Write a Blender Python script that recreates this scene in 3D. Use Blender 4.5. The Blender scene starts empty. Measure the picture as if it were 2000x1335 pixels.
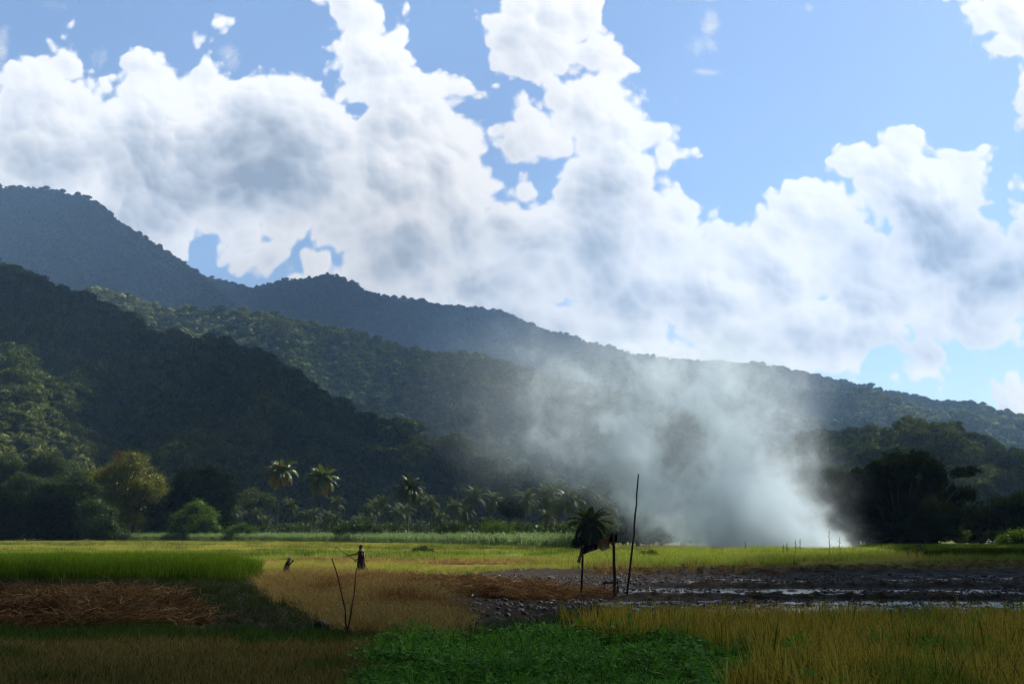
import bpy, bmesh, math, random
import numpy as np
from mathutils import Vector, Matrix, noise as mnoise
R = math.radians
random.seed(7)
rng = np.random.default_rng(7)
scene = bpy.context.scene
C = scene.collection

# ------------------------------------------------------------ camera
CAM_H = 2.33
PITCH = math.atan((1040.0 - 667.5) / 1944.0)
cam_data = bpy.data.cameras.new("camera")
cam_data.sensor_width = 36.0
cam_data.lens = 36.0 * 1944.0 / 2000.0
cam_data.clip_start = 0.1
cam_data.clip_end = 60000.0
cam = bpy.data.objects.new("camera", cam_data)
C.objects.link(cam)
cam.location = (0, 0, CAM_H)
cam.rotation_euler = (math.pi / 2 + PITCH, 0, 0)
scene.camera = cam

def ray(px, py):
    """direction in the world of a point of the photograph"""
    x = (px - 1000.0) / 1944.0
    y = -(py - 667.5) / 1944.0
    c, s = math.cos(PITCH), math.sin(PITCH)
    return np.array((x, c - y * s, s + y * c))

def gp(px, py, z=0.0):
    """where that direction meets the level z"""
    d = ray(px, py)
    t = (z - CAM_H) / d[2]
    return Vector((d[0] * t, d[1] * t, z))

def at(px, dist, z=0.0):
    """point at ground distance dist (along y) under column px"""
    d = ray(px, 1040)
    return Vector((d[0] / d[1] * dist, dist, z))

def hz(py, dist, px=1000):
    """height of something seen at row py at ground distance dist"""
    d = ray(px, py)
    return CAM_H + d[2] / d[1] * dist

# ------------------------------------------------------------ render settings
scene.render.engine = 'CYCLES'
scene.view_settings.view_transform = 'Standard'
scene.view_settings.look = 'None'
scene.view_settings.exposure = 0.7
scene.view_settings.gamma = 1.0
cy = scene.cycles
cy.use_denoising = True
cy.max_bounces = 6
cy.diffuse_bounces = 3
cy.glossy_bounces = 2
cy.transmission_bounces = 3
cy.volume_bounces = 3
cy.transparent_max_bounces = 8
cy.use_light_tree = False
cy.sample_clamp_indirect = 4.0
cy.caustics_reflective = False
cy.caustics_refractive = False
cy.volume_step_rate = 1.0
cy.volume_max_steps = 256
cy.filter_width = 1.15
cy.use_adaptive_sampling = True
cy.adaptive_threshold = 0.02

# ------------------------------------------------------------ sun
SUN_AZ, SUN_EL = R(52), R(52)      # azimuth clockwise from straight ahead
SUN = Vector((math.sin(SUN_AZ) * math.cos(SUN_EL), math.cos(SUN_AZ) * math.cos(SUN_EL), math.sin(SUN_EL)))
sl = bpy.data.lights.new("sun", 'SUN')
sl.energy = 5.0
sl.angle = R(0.53)
sl.color = (1.0, 0.95, 0.86)
so = bpy.data.objects.new("sun", sl)
C.objects.link(so)
so.rotation_euler = SUN.to_track_quat('Z', 'Y').to_euler()

# ------------------------------------------------------------ node helper
class NT:
    def __init__(s, tree):
        s.t = tree
    def n(s, kind, **kw):
        nd = s.t.nodes.new(kind)
        for k, v in kw.items():
            setattr(nd, k, v)
        return nd
    def put(s, sock, v):
        if isinstance(v, E): v = v.s
        if isinstance(v, bpy.types.NodeSocket): s.t.links.new(v, sock)
        else: sock.default_value = v
    def m(s, op, *a, clamp=False):
        nd = s.n('ShaderNodeMath', operation=op); nd.use_clamp = clamp
        for i, v in enumerate(a): s.put(nd.inputs[i], v)
        return E(s, nd.outputs[0])
    def vm(s, op, *a):
        nd = s.n('ShaderNodeVectorMath', operation=op)
        for i, v in enumerate(a):
            s.put(nd.inputs[i if not (op == 'SCALE' and i == 1) else 3], v)
        return E(s, nd.outputs['Value'] if op in ('LENGTH', 'DOT_PRODUCT', 'DISTANCE') else nd.outputs[0])
    def sstep(s, v, a, b, c=0.0, d=1.0):
        nd = s.n('ShaderNodeMapRange', interpolation_type='SMOOTHSTEP')
        for i, x in enumerate((v, a, b, c, d)): s.put(nd.inputs[i], x)
        return E(s, nd.outputs[0])
    def lin(s, v, a, b, c=0.0, d=1.0):
        nd = s.n('ShaderNodeMapRange')
        for i, x in enumerate((v, a, b, c, d)): s.put(nd.inputs[i], x)
        return E(s, nd.outputs[0])
    def noise(s, vec, scale, detail=4, rough=0.5, lac=2.0, dist=0.0, dim='3D', out=0):
        nd = s.n('ShaderNodeTexNoise', noise_dimensions=dim)
        s.put(nd.inputs['Vector'], vec)
        nd.inputs['Scale'].default_value = scale; nd.inputs['Detail'].default_value = detail
        nd.inputs['Roughness'].default_value = rough; nd.inputs['Lacunarity'].default_value = lac
        nd.inputs['Distortion'].default_value = dist
        return E(s, nd.outputs[out])
    def voro(s, vec, scale, detail=0, rough=0.5, feature='F1', dim='3D', out='Distance', rand=1.0):
        nd = s.n('ShaderNodeTexVoronoi', voronoi_dimensions=dim, feature=feature)
        s.put(nd.inputs['Vector'], vec); nd.inputs['Scale'].default_value = scale
        nd.inputs['Detail'].default_value = detail; nd.inputs['Roughness'].default_value = rough
        nd.inputs['Randomness'].default_value = rand
        if feature == 'SMOOTH_F1': nd.inputs['Smoothness'].default_value = 0.6
        return E(s, nd.outputs[out])
    def mix(s, f, a, b, blend='MIX'):
        nd = s.n('ShaderNodeMix', data_type='RGBA', blend_type=blend)
        s.put(nd.inputs[0], f); s.put(nd.inputs[6], a); s.put(nd.inputs[7], b)
        return E(s, nd.outputs[2])
    def vec(s, x, y, z=0.0):
        nd = s.n('ShaderNodeCombineXYZ')
        for i, v in enumerate((x, y, z)): s.put(nd.inputs[i], v)
        return E(s, nd.outputs[0])
    def xyz(s, v):
        nd = s.n('ShaderNodeSeparateXYZ'); s.put(nd.inputs[0], v)
        return [E(s, nd.outputs[i]) for i in range(3)]
    def ramp(s, v, stops):
        nd = s.n('ShaderNodeValToRGB'); s.put(nd.inputs[0], v)
        el = nd.color_ramp.elements
        while len(el) < len(stops): el.new(0.5)
        for e, (p, c) in zip(el, stops):
            e.position = p; e.color = (*c, 1.0)
        return E(s, nd.outputs[0])
class E:
    def __init__(s, nt, sock): s.nt = nt; s.s = sock
    def __add__(s, o): return s.nt.m('ADD', s, o)
    def __radd__(s, o): return s.nt.m('ADD', o, s)
    def __sub__(s, o): return s.nt.m('SUBTRACT', s, o)
    def __rsub__(s, o): return s.nt.m('SUBTRACT', o, s)
    def __mul__(s, o): return s.nt.m('MULTIPLY', s, o)
    def __rmul__(s, o): return s.nt.m('MULTIPLY', o, s)
    def __truediv__(s, o): return s.nt.m('DIVIDE', s, o)

# ------------------------------------------------------------ sky: Nishita blue with cumulus worked out per direction
def uv(px, py):
    d = ray(px, py)
    return d[0] / d[1], d[2] / d[1]

CLOUDS = [  # x, y, rx, ry  (centre and radii as seen from the field)
 (60,235,150,110),(150,215,85,90),(160,300,230,130),(70,380,260,120),(300,300,150,130),(330,330,190,190),
 (135,110,38,62),(285,125,42,34),(345,225,60,40),(405,120,34,60),(385,75,20,30),
 (560,230,120,105),(590,180,55,55),(470,215,55,50),(560,320,135,150),(470,330,120,140),(250,420,240,90),(430,440,130,70),
 (380,470,100,40),(455,480,40,38),(560,478,42,22),(640,240,55,70),
 (690,10,70,60),(770,50,38,50),(720,110,80,85),(700,180,60,60),(795,185,50,50),(850,235,60,60),(780,260,110,110),
 (760,360,130,130),(870,330,80,110),(800,460,160,110),(690,430,90,110),(640,490,50,55),(900,440,120,110),(820,540,150,55),
 (930,190,60,28),(990,430,85,85),(1040,370,42,40),(1085,450,60,60),(1090,500,62,42),(980,510,120,60),(1020,220,50,45),(1055,260,40,40),
 (960,40,45,45),(1052,40,88,85),(1130,30,65,95),(1070,130,95,70),(1120,200,90,70),(1080,270,60,40),
 (1200,270,100,90),(1280,265,50,50),(1170,360,115,100),(1250,330,60,60),(1160,480,120,130),(1250,420,45,70),(1320,420,32,34),
 (1310,470,70,60),(1290,560,130,100),(1100,600,200,55),(1200,650,220,55),
 (1400,470,45,45),(1440,480,65,60),(1400,580,130,110),(1560,415,62,52),(1510,450,50,40),(1530,530,120,100),(1640,440,70,60),
 (1812,266,60,52),(1870,305,55,52),(1760,320,48,45),(1700,350,52,50),(1890,370,55,60),(1790,400,130,110),(1670,480,110,100),
 (1860,470,130,100),(1985,455,60,70),(1940,550,150,90),(1720,570,180,90),(1560,620,160,70),(1880,620,170,45),(1760,668,110,30),
 (1440,660,170,50),(1330,670,120,45),
 (1640,722,52,26),(1600,735,30,14),(1740,742,26,26),(1780,752,28,18),(1985,780,40,55),(1972,725,16,18),(1860,768,11,9),
 (700,540,90,40),(860,575,150,36),(1000,625,150,34),(1120,655,120,34),(120,350,180,60),(1000,560,160,50),(1230,470,80,100),(560,400,130,80),
 (1150,95,70,60),(1100,85,85,90),(1705,468,85,85),(1108,557,60,50),(1314,655,60,45),(1728,443,60,60),(622,450,60,62),(905,545,80,70),(1045,485,80,70),(1655,440,70,80),(1600,500,90,60),(680,295,70,70),(830,560,120,60),(780,610,130,90),(1000,690,230,140),(1250,740,220,120),(1450,730,200,90),(90,460,200,130),(270,490,110,90),(640,560,70,60),
 (1560,680,160,36),(1690,640,120,50),(1900,640,120,34),(1980,600,80,60),
 (1950,20,70,50),(2000,80,70,80),(1995,160,30,50),
]
WISPS = [(1365,85,42,26,.5),(1390,40,26,36,.5),(1375,135,36,14,.5),(1235,60,28,80,.32),(1215,140,30,60,.3),(1305,200,24,34,.35),(1590,10,16,16,.5),
         (10,100,28,60,.5),(200,105,40,40,.35),(450,110,40,50,.4),(1380,0,60,10,.4),(820,90,30,14,.2),(110,10,40,14,.3)]
DARKS = [ # grey shade painted on the clouds: x, y, rx, ry, strength
 (500,330,125,95,1.0),(590,345,80,70,.7),(470,280,80,60,.5),(200,300,150,60,.4),(120,250,70,40,.2),(250,340,110,50,.35),
 (850,480,190,80,.7),(780,440,90,70,.4),(930,555,200,60,.75),(1080,600,170,55,.9),(1180,470,85,150,.75),(1170,340,70,60,.35),(1220,590,130,70,.6),
 (1050,560,140,30,.6),(1820,480,190,75,.9),(1900,530,170,70,.9),(1720,440,90,60,.35),(1950,600,120,30,.6),(1750,680,120,28,1.0),(1500,670,140,30,.7),
 (1380,665,120,30,.45),(1400,500,60,40,.15),(1560,500,70,40,.2),(700,240,70,50,.3),(760,250,60,40,.15),(640,420,60,60,.4),(1100,110,80,40,.2),
 (1650,700,60,16,.4),(380,400,120,60,.3),(1640,600,80,40,.25),
]
world = bpy.data.worlds.new("World")
scene.world = world
world.use_nodes = True
wt = world.node_tree
wt.nodes.clear()

LX, LY = 0.62, 0.78     # light on the clouds: from above, right
def blob_group():
    g = bpy.data.node_groups.new("cloud_lobes", 'ShaderNodeTree')
    g.interface.new_socket("P", in_out='INPUT', socket_type='NodeSocketVector')
    g.interface.new_socket("D", in_out='OUTPUT', socket_type='NodeSocketFloat')
    g.interface.new_socket("S", in_out='OUTPUT', socket_type='NodeSocketFloat')
    n = NT(g)
    gi = n.n('NodeGroupInput'); go = n.n('NodeGroupOutput')
    P = gi.outputs[0]; W = None; S = None
    KS = 170.0
    for x, y, rx, ry in CLOUDS:
        u, v = uv(x, y); u1, _ = uv(x + rx, y); _, v1 = uv(x, y - ry)
        ru, rv = (u1 - u) * 1.04, (v1 - v) * 1.04
        q = n.n('ShaderNodeVectorMath', operation='MULTIPLY_ADD')
        g.links.new(P, q.inputs[0]); q.inputs[1].default_value = (1 / ru, 1 / rv, 0); q.inputs[2].default_value = (-u / ru, -v / rv, 0)
        L = n.vm('LENGTH', q.outputs[0])
        k = min(ru, rv) * KS
        e = n.m('EXPONENT', n.m('MULTIPLY_ADD', L, -k, k))        # weight of the lobe: height in front of the others
        s_ = n.vm('DOT_PRODUCT', q.outputs[0], (LX, LY, 0))        # which way its surface faces
        W = e if W is None else n.m('ADD', W, e)
        S = n.m('MULTIPLY', e, s_) if S is None else n.m('MULTIPLY_ADD', e, s_, S)
    n.put(go.inputs[1], n.m('DIVIDE', S, n.m('MAXIMUM', W, 1e-6)))
    n.put(go.inputs[0], n.m('MULTIPLY', n.m('LOGARITHM', n.m('MAXIMUM', W, 1e-6), 2.718282), 1 / KS))
    return g

def build_world():
    n = NT(wt)
    tc = n.n('ShaderNodeTexCoord')
    D = E(n, tc.outputs['Generated'])
    x, y, z = n.xyz(D)
    ys = n.m('MAXIMUM', y, 0.12)
    u, v = x / ys, z / ys
    P = n.vec(u, v, 0.0)
    w1 = n.noise(P, 8.0, 3, 0.5, dim='2D', out=1)
    w1 = n.vm('SUBTRACT', w1, (0.5, 0.5, 0.5))
    Pw = n.vm('ADD', P, n.vm('MULTIPLY', w1, (0.036, 0.036, 0)))
    grp = n.n('ShaderNodeGroup'); grp.node_tree = blob_group(); n.put(grp.inputs[0], Pw)
    d0 = E(n, grp.outputs[0]); s0 = E(n, grp.outputs[1])
    # rounded puffs of two sizes, each with a lit and a shaded side
    def puffs(sc, amp):
        nd = n.n('ShaderNodeTexVoronoi', voronoi_dimensions='2D', feature='SMOOTH_F1')
        n.put(nd.inputs['Vector'], Pw); nd.inputs['Scale'].default_value = sc; nd.inputs['Smoothness'].default_value = 0.6
        dist = E(n, nd.outputs['Distance']); pos = E(n, nd.outputs['Position'])
        q = n.vm('SUBTRACT', Pw, pos)
        sh = n.vm('DOT_PRODUCT', q, (LX * sc, LY * sc, 0))
        return (0.42 - dist) * amp, sh
    h1, sh1 = puffs(13.0, 0.050)
    h2, sh2 = puffs(31.0, 0.028)
    h3, sh3 = puffs(78.0, 0.014)
    fine = n.noise(Pw, 60.0, 6, 0.65, dim='2D')
    t0 = d0 + h1 + h2 + h3 + (fine - 0.5) * 0.014 - 0.002
    mask = n.sstep(t0, 0.0, 0.010)
    dk = None
    for X, Y, RX, RY, S in DARKS:
        cu, cv = uv(X, Y); u1, _ = uv(X + RX, Y); _, v1 = uv(X, Y - RY)
        ru, rv = u1 - cu, v1 - cv
        q = n.n('ShaderNodeVectorMath', operation='MULTIPLY_ADD')
        n.put(q.inputs[0], Pw); q.inputs[1].default_value = (1 / ru, 1 / rv, 0); q.inputs[2].default_value = (-cu / ru, -cv / rv, 0)
        L = n.vm('LENGTH', q.outputs[0])
        e = n.lin(L, 0.2, 2.1, S, 0.0)
        nd = e.s.node; nd.interpolation_type = 'SMOOTHERSTEP'
        dk = e if dk is None else n.m('SMOOTH_MAX', dk, e, 0.25)
    soft = n.noise(Pw, 4.0, 3, 0.5, dim='2D')
    rim = n.sstep(t0, 0.0, 0.07)                    # sun shines through the thin edges
    form = n.m('MULTIPLY', s0, -0.55) + n.m('MULTIPLY', sh1, -0.38) + n.m('MULTIPLY', sh2, -0.36) + n.m('MULTIPLY', sh3, -0.18)
    grey = dk * 0.86 + (soft - 0.45) * 0.36 + form * (1.0 - dk * 0.4) + (fine - 0.5) * 0.10 + 0.13
    grey = n.m('MULTIPLY', grey, rim * 0.85 + 0.15, clamp=True)
    rampc = n.ramp(grey, [(0.0, (1.26, 1.24, 1.22)), (0.16, (1.04, 1.05, 1.07)), (0.5, (0.72, 0.77, 0.84)), (1.0, (0.36, 0.42, 0.51))])
    # thin torn scraps
    wm = None
    wn = n.noise(P, 26.0, 8, 0.68, dist=0.6)
    for X, Y, RX, RY, S in WISPS:
        cu, cv = uv(X, Y); u1, _ = uv(X + RX, Y); _, v1 = uv(X, Y - RY)
        ru, rv = u1 - cu, v1 - cv
        q = n.n('ShaderNodeVectorMath', operation='MULTIPLY_ADD')
        n.put(q.inputs[0], Pw); q.inputs[1].default_value = (1 / ru, 1 / rv, 0); q.inputs[2].default_value = (-cu / ru, -cv / rv, 0)
        L = n.vm('LENGTH', q.outputs[0])
        e = n.sstep(L, 0.1, 1.5, S, 0.0)
        wm = e if wm is None else n.m('MAXIMUM', wm, e)
    wisp = n.sstep(wm + (wn - 0.5) * 1.1, 0.22, 0.75) * 0.85
    # rest of the sky dome: dark deck overhead, unseen, added to cut ambient light
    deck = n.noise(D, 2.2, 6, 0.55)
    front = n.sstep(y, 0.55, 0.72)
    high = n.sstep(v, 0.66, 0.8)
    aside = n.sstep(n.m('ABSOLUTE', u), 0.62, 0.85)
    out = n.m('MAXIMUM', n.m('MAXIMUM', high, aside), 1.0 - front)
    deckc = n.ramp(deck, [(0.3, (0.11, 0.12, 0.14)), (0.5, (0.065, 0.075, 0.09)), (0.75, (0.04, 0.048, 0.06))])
    sky = n.n('ShaderNodeTexSky', sky_type='NISHITA')
    sky.sun_disc = False
    sky.sun_elevation = SUN_EL
    sky.sun_rotation = SUN_AZ
    sky.air_density = 1.0; sky.dust_density = 0.4; sky.ozone_density = 2.6
    K = 0.106
    Kc = E(n, n.n('ShaderNodeRGB').outputs[0])
    blue = E(n, sky.outputs[0])
    def up(c, k=1.0 / (K * 1.625)):  # clouds are given as seen, the Background node scales by K
        return n.vm('SCALE', c, k)
    wt.nodes.remove(Kc.s.node)
    col = n.mix(wisp, blue, up(n.vec(1.0, 1.0, 1.0)))
    col = n.mix(mask, col, up(rampc))
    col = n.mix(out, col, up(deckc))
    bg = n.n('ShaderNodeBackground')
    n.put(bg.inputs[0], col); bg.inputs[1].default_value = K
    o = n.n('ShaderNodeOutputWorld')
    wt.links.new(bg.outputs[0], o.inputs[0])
build_world()
world.cycles.sampling_method = 'MANUAL'
world.cycles.sample_map_resolution = 512

# ------------------------------------------------------------ general helpers
def props(o, label=None, cat=None, group=None, kind=None):
    if label: o['label'] = label
    if cat: o['category'] = cat
    if group: o['group'] = group
    if kind: o['kind'] = kind
    return o

def mesh_np(name, V, F, mat=None, smooth=False):
    """mesh from numpy verts and a list/array of equal-size faces (or list of arrays)"""
    me = bpy.data.meshes.new(name)
    V = np.asarray(V, dtype=np.float32).reshape(-1, 3)
    groups = F if isinstance(F, list) else [F]
    groups = [np.asarray(f, dtype=np.int32) for f in groups if len(f)]
    loops = np.concatenate([g.ravel() for g in groups])
    counts = np.concatenate([np.full(len(g), g.shape[1], np.int32) for g in groups])
    starts = np.concatenate(([0], np.cumsum(counts)[:-1])).astype(np.int32)
    me.vertices.add(len(V)); me.vertices.foreach_set('co', V.ravel())
    me.loops.add(len(loops)); me.loops.foreach_set('vertex_index', loops)
    me.polygons.add(len(counts)); me.polygons.foreach_set('loop_start', starts)
    me.polygons.foreach_set('loop_total', counts)
    if smooth: me.polygons.foreach_set('use_smooth', np.ones(len(counts), bool))
    me.update(calc_edges=True)
    if mat: me.materials.append(mat)
    return me

def link(name, me, parent=None):
    o = bpy.data.objects.new(name, me)
    C.objects.link(o)
    if parent is not None: o.parent = parent
    return o

def empty(name, loc=(0, 0, 0), rz=0.0):
    o = bpy.data.objects.new(name, None)
    C.objects.link(o); o.location = loc; o.rotation_euler = (0, 0, rz); o.empty_display_size = 0.3
    return o

class MB:
    """collects numpy pieces of one mesh"""
    def __init__(s): s.V = []; s.F4 = []; s.F3 = []; s.k = 0
    def add(s, V, F):
        V = np.asarray(V, float).reshape(-1, 3); F = np.asarray(F, int)
        (s.F4 if F.shape[1] == 4 else s.F3).append(F + s.k)
        s.V.append(V); s.k += len(V)
    def tube(s, pts, radii, n=7):
        pts = np.asarray(pts, float); radii = np.broadcast_to(np.asarray(radii, float), (len(pts),))
        T = np.gradient(pts, axis=0); T /= np.linalg.norm(T, axis=1)[:, None] + 1e-9
        ref = np.array((0.13, 0.99, 0.05)) if abs(T[:, 2]).mean() > 0.5 else np.array((0.02, 0.05, 1.0))
        A = np.cross(T, ref); A /= np.linalg.norm(A, axis=1)[:, None] + 1e-9
        B = np.cross(T, A)
        a = np.arange(n) / n * 2 * math.pi
        V = pts[:, None] + radii[:, None, None] * (np.cos(a)[None, :, None] * A[:, None] + np.sin(a)[None, :, None] * B[:, None])
        m = len(pts)
        i, j = np.meshgrid(np.arange(m - 1), np.arange(n), indexing='ij')
        F = np.stack([i * n + j, i * n + (j + 1) % n, (i + 1) * n + (j + 1) % n, (i + 1) * n + j], -1).reshape(-1, 4)
        V = V.reshape(-1, 3)
        k0 = len(V)
        V = np.concatenate([V, pts[:1], pts[-1:]])
        j = np.arange(n)
        caps = np.concatenate([np.stack([np.full(n, k0), (j + 1) % n, j], 1),
                               np.stack([np.full(n, k0 + 1), (m - 1) * n + j, (m - 1) * n + (j + 1) % n], 1)])
        s.F4.append(F + s.k); s.F3.append(caps + s.k); s.V.append(V); s.k += len(V)
    def mesh(s, name, mat, smooth=False):
        fs = []
        if s.F4: fs.append(np.concatenate(s.F4))
        if s.F3: fs.append(np.concatenate(s.F3))
        return mesh_np(name, np.concatenate(s.V), fs, mat, smooth)
    def obj(s, name, mat, parent=None, smooth=False):
        return link(name, s.mesh(name, mat, smooth), parent)

# lattice noise in numpy
_perm = np.random.default_rng(3).random((256, 256))
def vn(x, y):
    x = np.asarray(x, float); y = np.asarray(y, float)
    xi = np.floor(x).astype(int); yi = np.floor(y).astype(int)
    fx = x - xi; fy = y - yi
    fx = fx * fx * (3 - 2 * fx); fy = fy * fy * (3 - 2 * fy)
    g = lambda i, j: _perm[i & 255, j & 255]
    return (g(xi, yi) * (1 - fx) + g(xi + 1, yi) * fx) * (1 - fy) + (g(xi, yi + 1) * (1 - fx) + g(xi + 1, yi + 1) * fx) * fy
def fbm(x, y, o=4, r=0.5):
    s = 0; a = 1; t = 0
    for k in range(o):
        s = s + a * vn(x * 2 ** k + 17.3 * k, y * 2 ** k + 5.1 * k); t += a; a *= r
    return s / t
def inpoly(x, y, P):
    x = np.asarray(x); y = np.asarray(y); c = np.zeros(x.shape, bool)
    n = len(P)
    for i in range(n):
        x1, y1 = P[i][0], P[i][1]; x2, y2 = P[(i + 1) % n][0], P[(i + 1) % n][1]
        cond = ((y1 > y) != (y2 > y)) & (x < (x2 - x1) * (y - y1) / (y2 - y1 + 1e-12) + x1)
        c ^= cond
    return c
def poly(*pp): return [tuple(gp(a, b)[:2]) for a, b in pp]
def smooth01(v, a, b):
    t = np.clip((v - a) / (b - a), 0, 1); return t * t * (3 - 2 * t)

# ------------------------------------------------------------ materials
def new_mat(name):
    m = bpy.data.materials.new(name); m.use_nodes = True
    m.node_tree.nodes.clear()
    return m, NT(m.node_tree)
def out_surface(m, n, sh):
    o = n.n('ShaderNodeOutputMaterial'); m.node_tree.links.new(sh, o.inputs['Surface']); return o

def leaf_mat(name, c1, c2, trans=0.35, rand=0.35, gloss=0.06, nscale=0.6, c3=None, rough=0.4):
    """leaves or blades: colour wanders per plant and in space, some light comes through"""
    m, n = new_mat(name)
    oi = n.n('ShaderNodeObjectInfo'); geo = n.n('ShaderNodeNewGeometry')
    rnd = E(n, oi.outputs['Random']); pos = E(n, geo.outputs['Position'])
    isl = E(n, geo.outputs['Random Per Island'])
    f = n.noise(pos, nscale, 3)
    t = n.m('MULTIPLY_ADD', rnd, 0.5, n.m('MULTIPLY_ADD', isl, 0.3, f * 0.5 - 0.15), clamp=True)
    col = n.mix(t, (*c1, 1), (*c2, 1))
    if c3 is not None:
        col = n.mix(n.sstep(n.noise(pos, nscale * 0.37, 2), 0.52, 0.68), col, (*c3, 1))
    v = n.m('MULTIPLY_ADD', isl, rand * 2, 1 - rand)
    col = n.vm('SCALE', col, v)
    d = n.n('ShaderNodeBsdfDiffuse'); n.put(d.inputs[0], col)
    tr = n.n('ShaderNodeBsdfTranslucent'); n.put(tr.inputs[0], n.vm('MULTIPLY', col, (1.15, 1.1, 0.6)))
    ms = n.n('ShaderNodeMixShader'); ms.inputs[0].default_value = trans
    m.node_tree.links.new(d.outputs[0], ms.inputs[1]); m.node_tree.links.new(tr.outputs[0], ms.inputs[2])
    sh = ms.outputs[0]
    if gloss > 0:
        g = n.n('ShaderNodeBsdfGlossy'); g.inputs['Roughness'].default_value = rough
        g.inputs[0].default_value = (0.9, 0.95, 1, 1)
        m2 = n.n('ShaderNodeMixShader'); m2.inputs[0].default_value = gloss
        m.node_tree.links.new(sh, m2.inputs[1]); m.node_tree.links.new(g.outputs[0], m2.inputs[2]); sh = m2.outputs[0]
    out_surface(m, n, sh)
    return m
def plain_mat(name, c1, c2=None, rough=0.7, scale=8.0, bump=0.0, metal=0.0, spec=0.3, stretch=(1, 1, 1)):
    m, n = new_mat(name)
    geo = n.n('ShaderNodeTexCoord')
    p = n.vm('MULTIPLY', geo.outputs['Object'], stretch)
    f = n.noise(p, scale, 5)
    c2 = c2 or tuple(x * 0.6 for x in c1)
    col = n.mix(n.sstep(f, 0.35, 0.65), (*c1, 1), (*c2, 1))
    b = n.n('ShaderNodeBsdfPrincipled'); n.put(b.inputs['Base Color'], col)
    b.inputs['Roughness'].default_value = rough; b.inputs['Metallic'].default_value = metal
    b.inputs['Specular IOR Level'].default_value = spec
    if bump:
        bn = n.n('ShaderNodeBump'); bn.inputs['Strength'].default_value = bump; n.put(bn.inputs['Height'], f)
        m.node_tree.links.new(bn.outputs[0], b.inputs['Normal'])
    out_surface(m, n, b.outputs[0])
    return m

M = {}
M['bark'] = plain_mat('bark', (.045, .035, .026), (.022, .017, .013), 0.9, 3, 0.5, stretch=(1, 1, .3))
M['palm_bark'] = plain_mat('palm_bark', (.13, .11, .09), (.07, .06, .05), 0.9, 2.5, 0.4, stretch=(1, 1, 3))
M['wood'] = plain_mat('weathered_wood', (.10, .07, .045), (.045, .032, .022), 0.85, 9, 0.5, stretch=(1, 1, .25))
M['forest'] = leaf_mat('forest_leaf', (.03, .055, .014), (.09, .12, .025), 0.25, 0.4, 0.0, 0.012, c3=(.13, .15, .04))
M['far_forest'] = leaf_mat('far_forest_leaf', (.045, .075, .025), (.09, .12, .04), 0.2, 0.4, 0.0, 0.004, c3=(.17, .20, .06))  # lighter leaf colour stands in for sun; pale patches give sunlit folds, clearings
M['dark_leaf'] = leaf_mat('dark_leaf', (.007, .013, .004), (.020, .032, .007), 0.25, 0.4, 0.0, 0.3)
M['mid_leaf'] = leaf_mat('mid_leaf', (.03, .055, .012), (.06, .095, .02), 0.3, 0.4, 0.015, 0.3)
M['yellow_leaf'] = leaf_mat('yellow_leaf', (.08, .11, .012), (.17, .18, .018), 0.4, 0.4, 0.03, 0.25, c3=(.12, .07, .012))
M['bright_leaf'] = leaf_mat('bright_leaf', (.05, .10, .012), (.10, .17, .02), 0.35, 0.4, 0.01, 0.4)
M['pale_leaf'] = leaf_mat('pale_leaf', (.045, .07, .025), (.08, .11, .035), 0.3, 0.4, 0.01, 0.3)
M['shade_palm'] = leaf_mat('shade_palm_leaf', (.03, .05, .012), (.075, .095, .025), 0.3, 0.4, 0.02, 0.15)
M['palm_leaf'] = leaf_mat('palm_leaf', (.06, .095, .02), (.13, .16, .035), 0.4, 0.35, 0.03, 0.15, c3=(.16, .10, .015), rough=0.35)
M['palm_leaf_old'] = leaf_mat('old_palm_leaf', (.26, .18, .02), (.34, .20, .03), 0.45, 0.35, 0.01, 0.15)
M['grove_leaf'] = leaf_mat('grove_palm_leaf', (.035, .055, .022), (.08, .10, .042), 0.25, 0.5, 0.012, 0.05, rough=0.5)

# ------------------------------------------------------------ scattering with geometry nodes (only for things nobody could count)
def proto(name, me):
    return bpy.data.objects.new(name, me)

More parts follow.
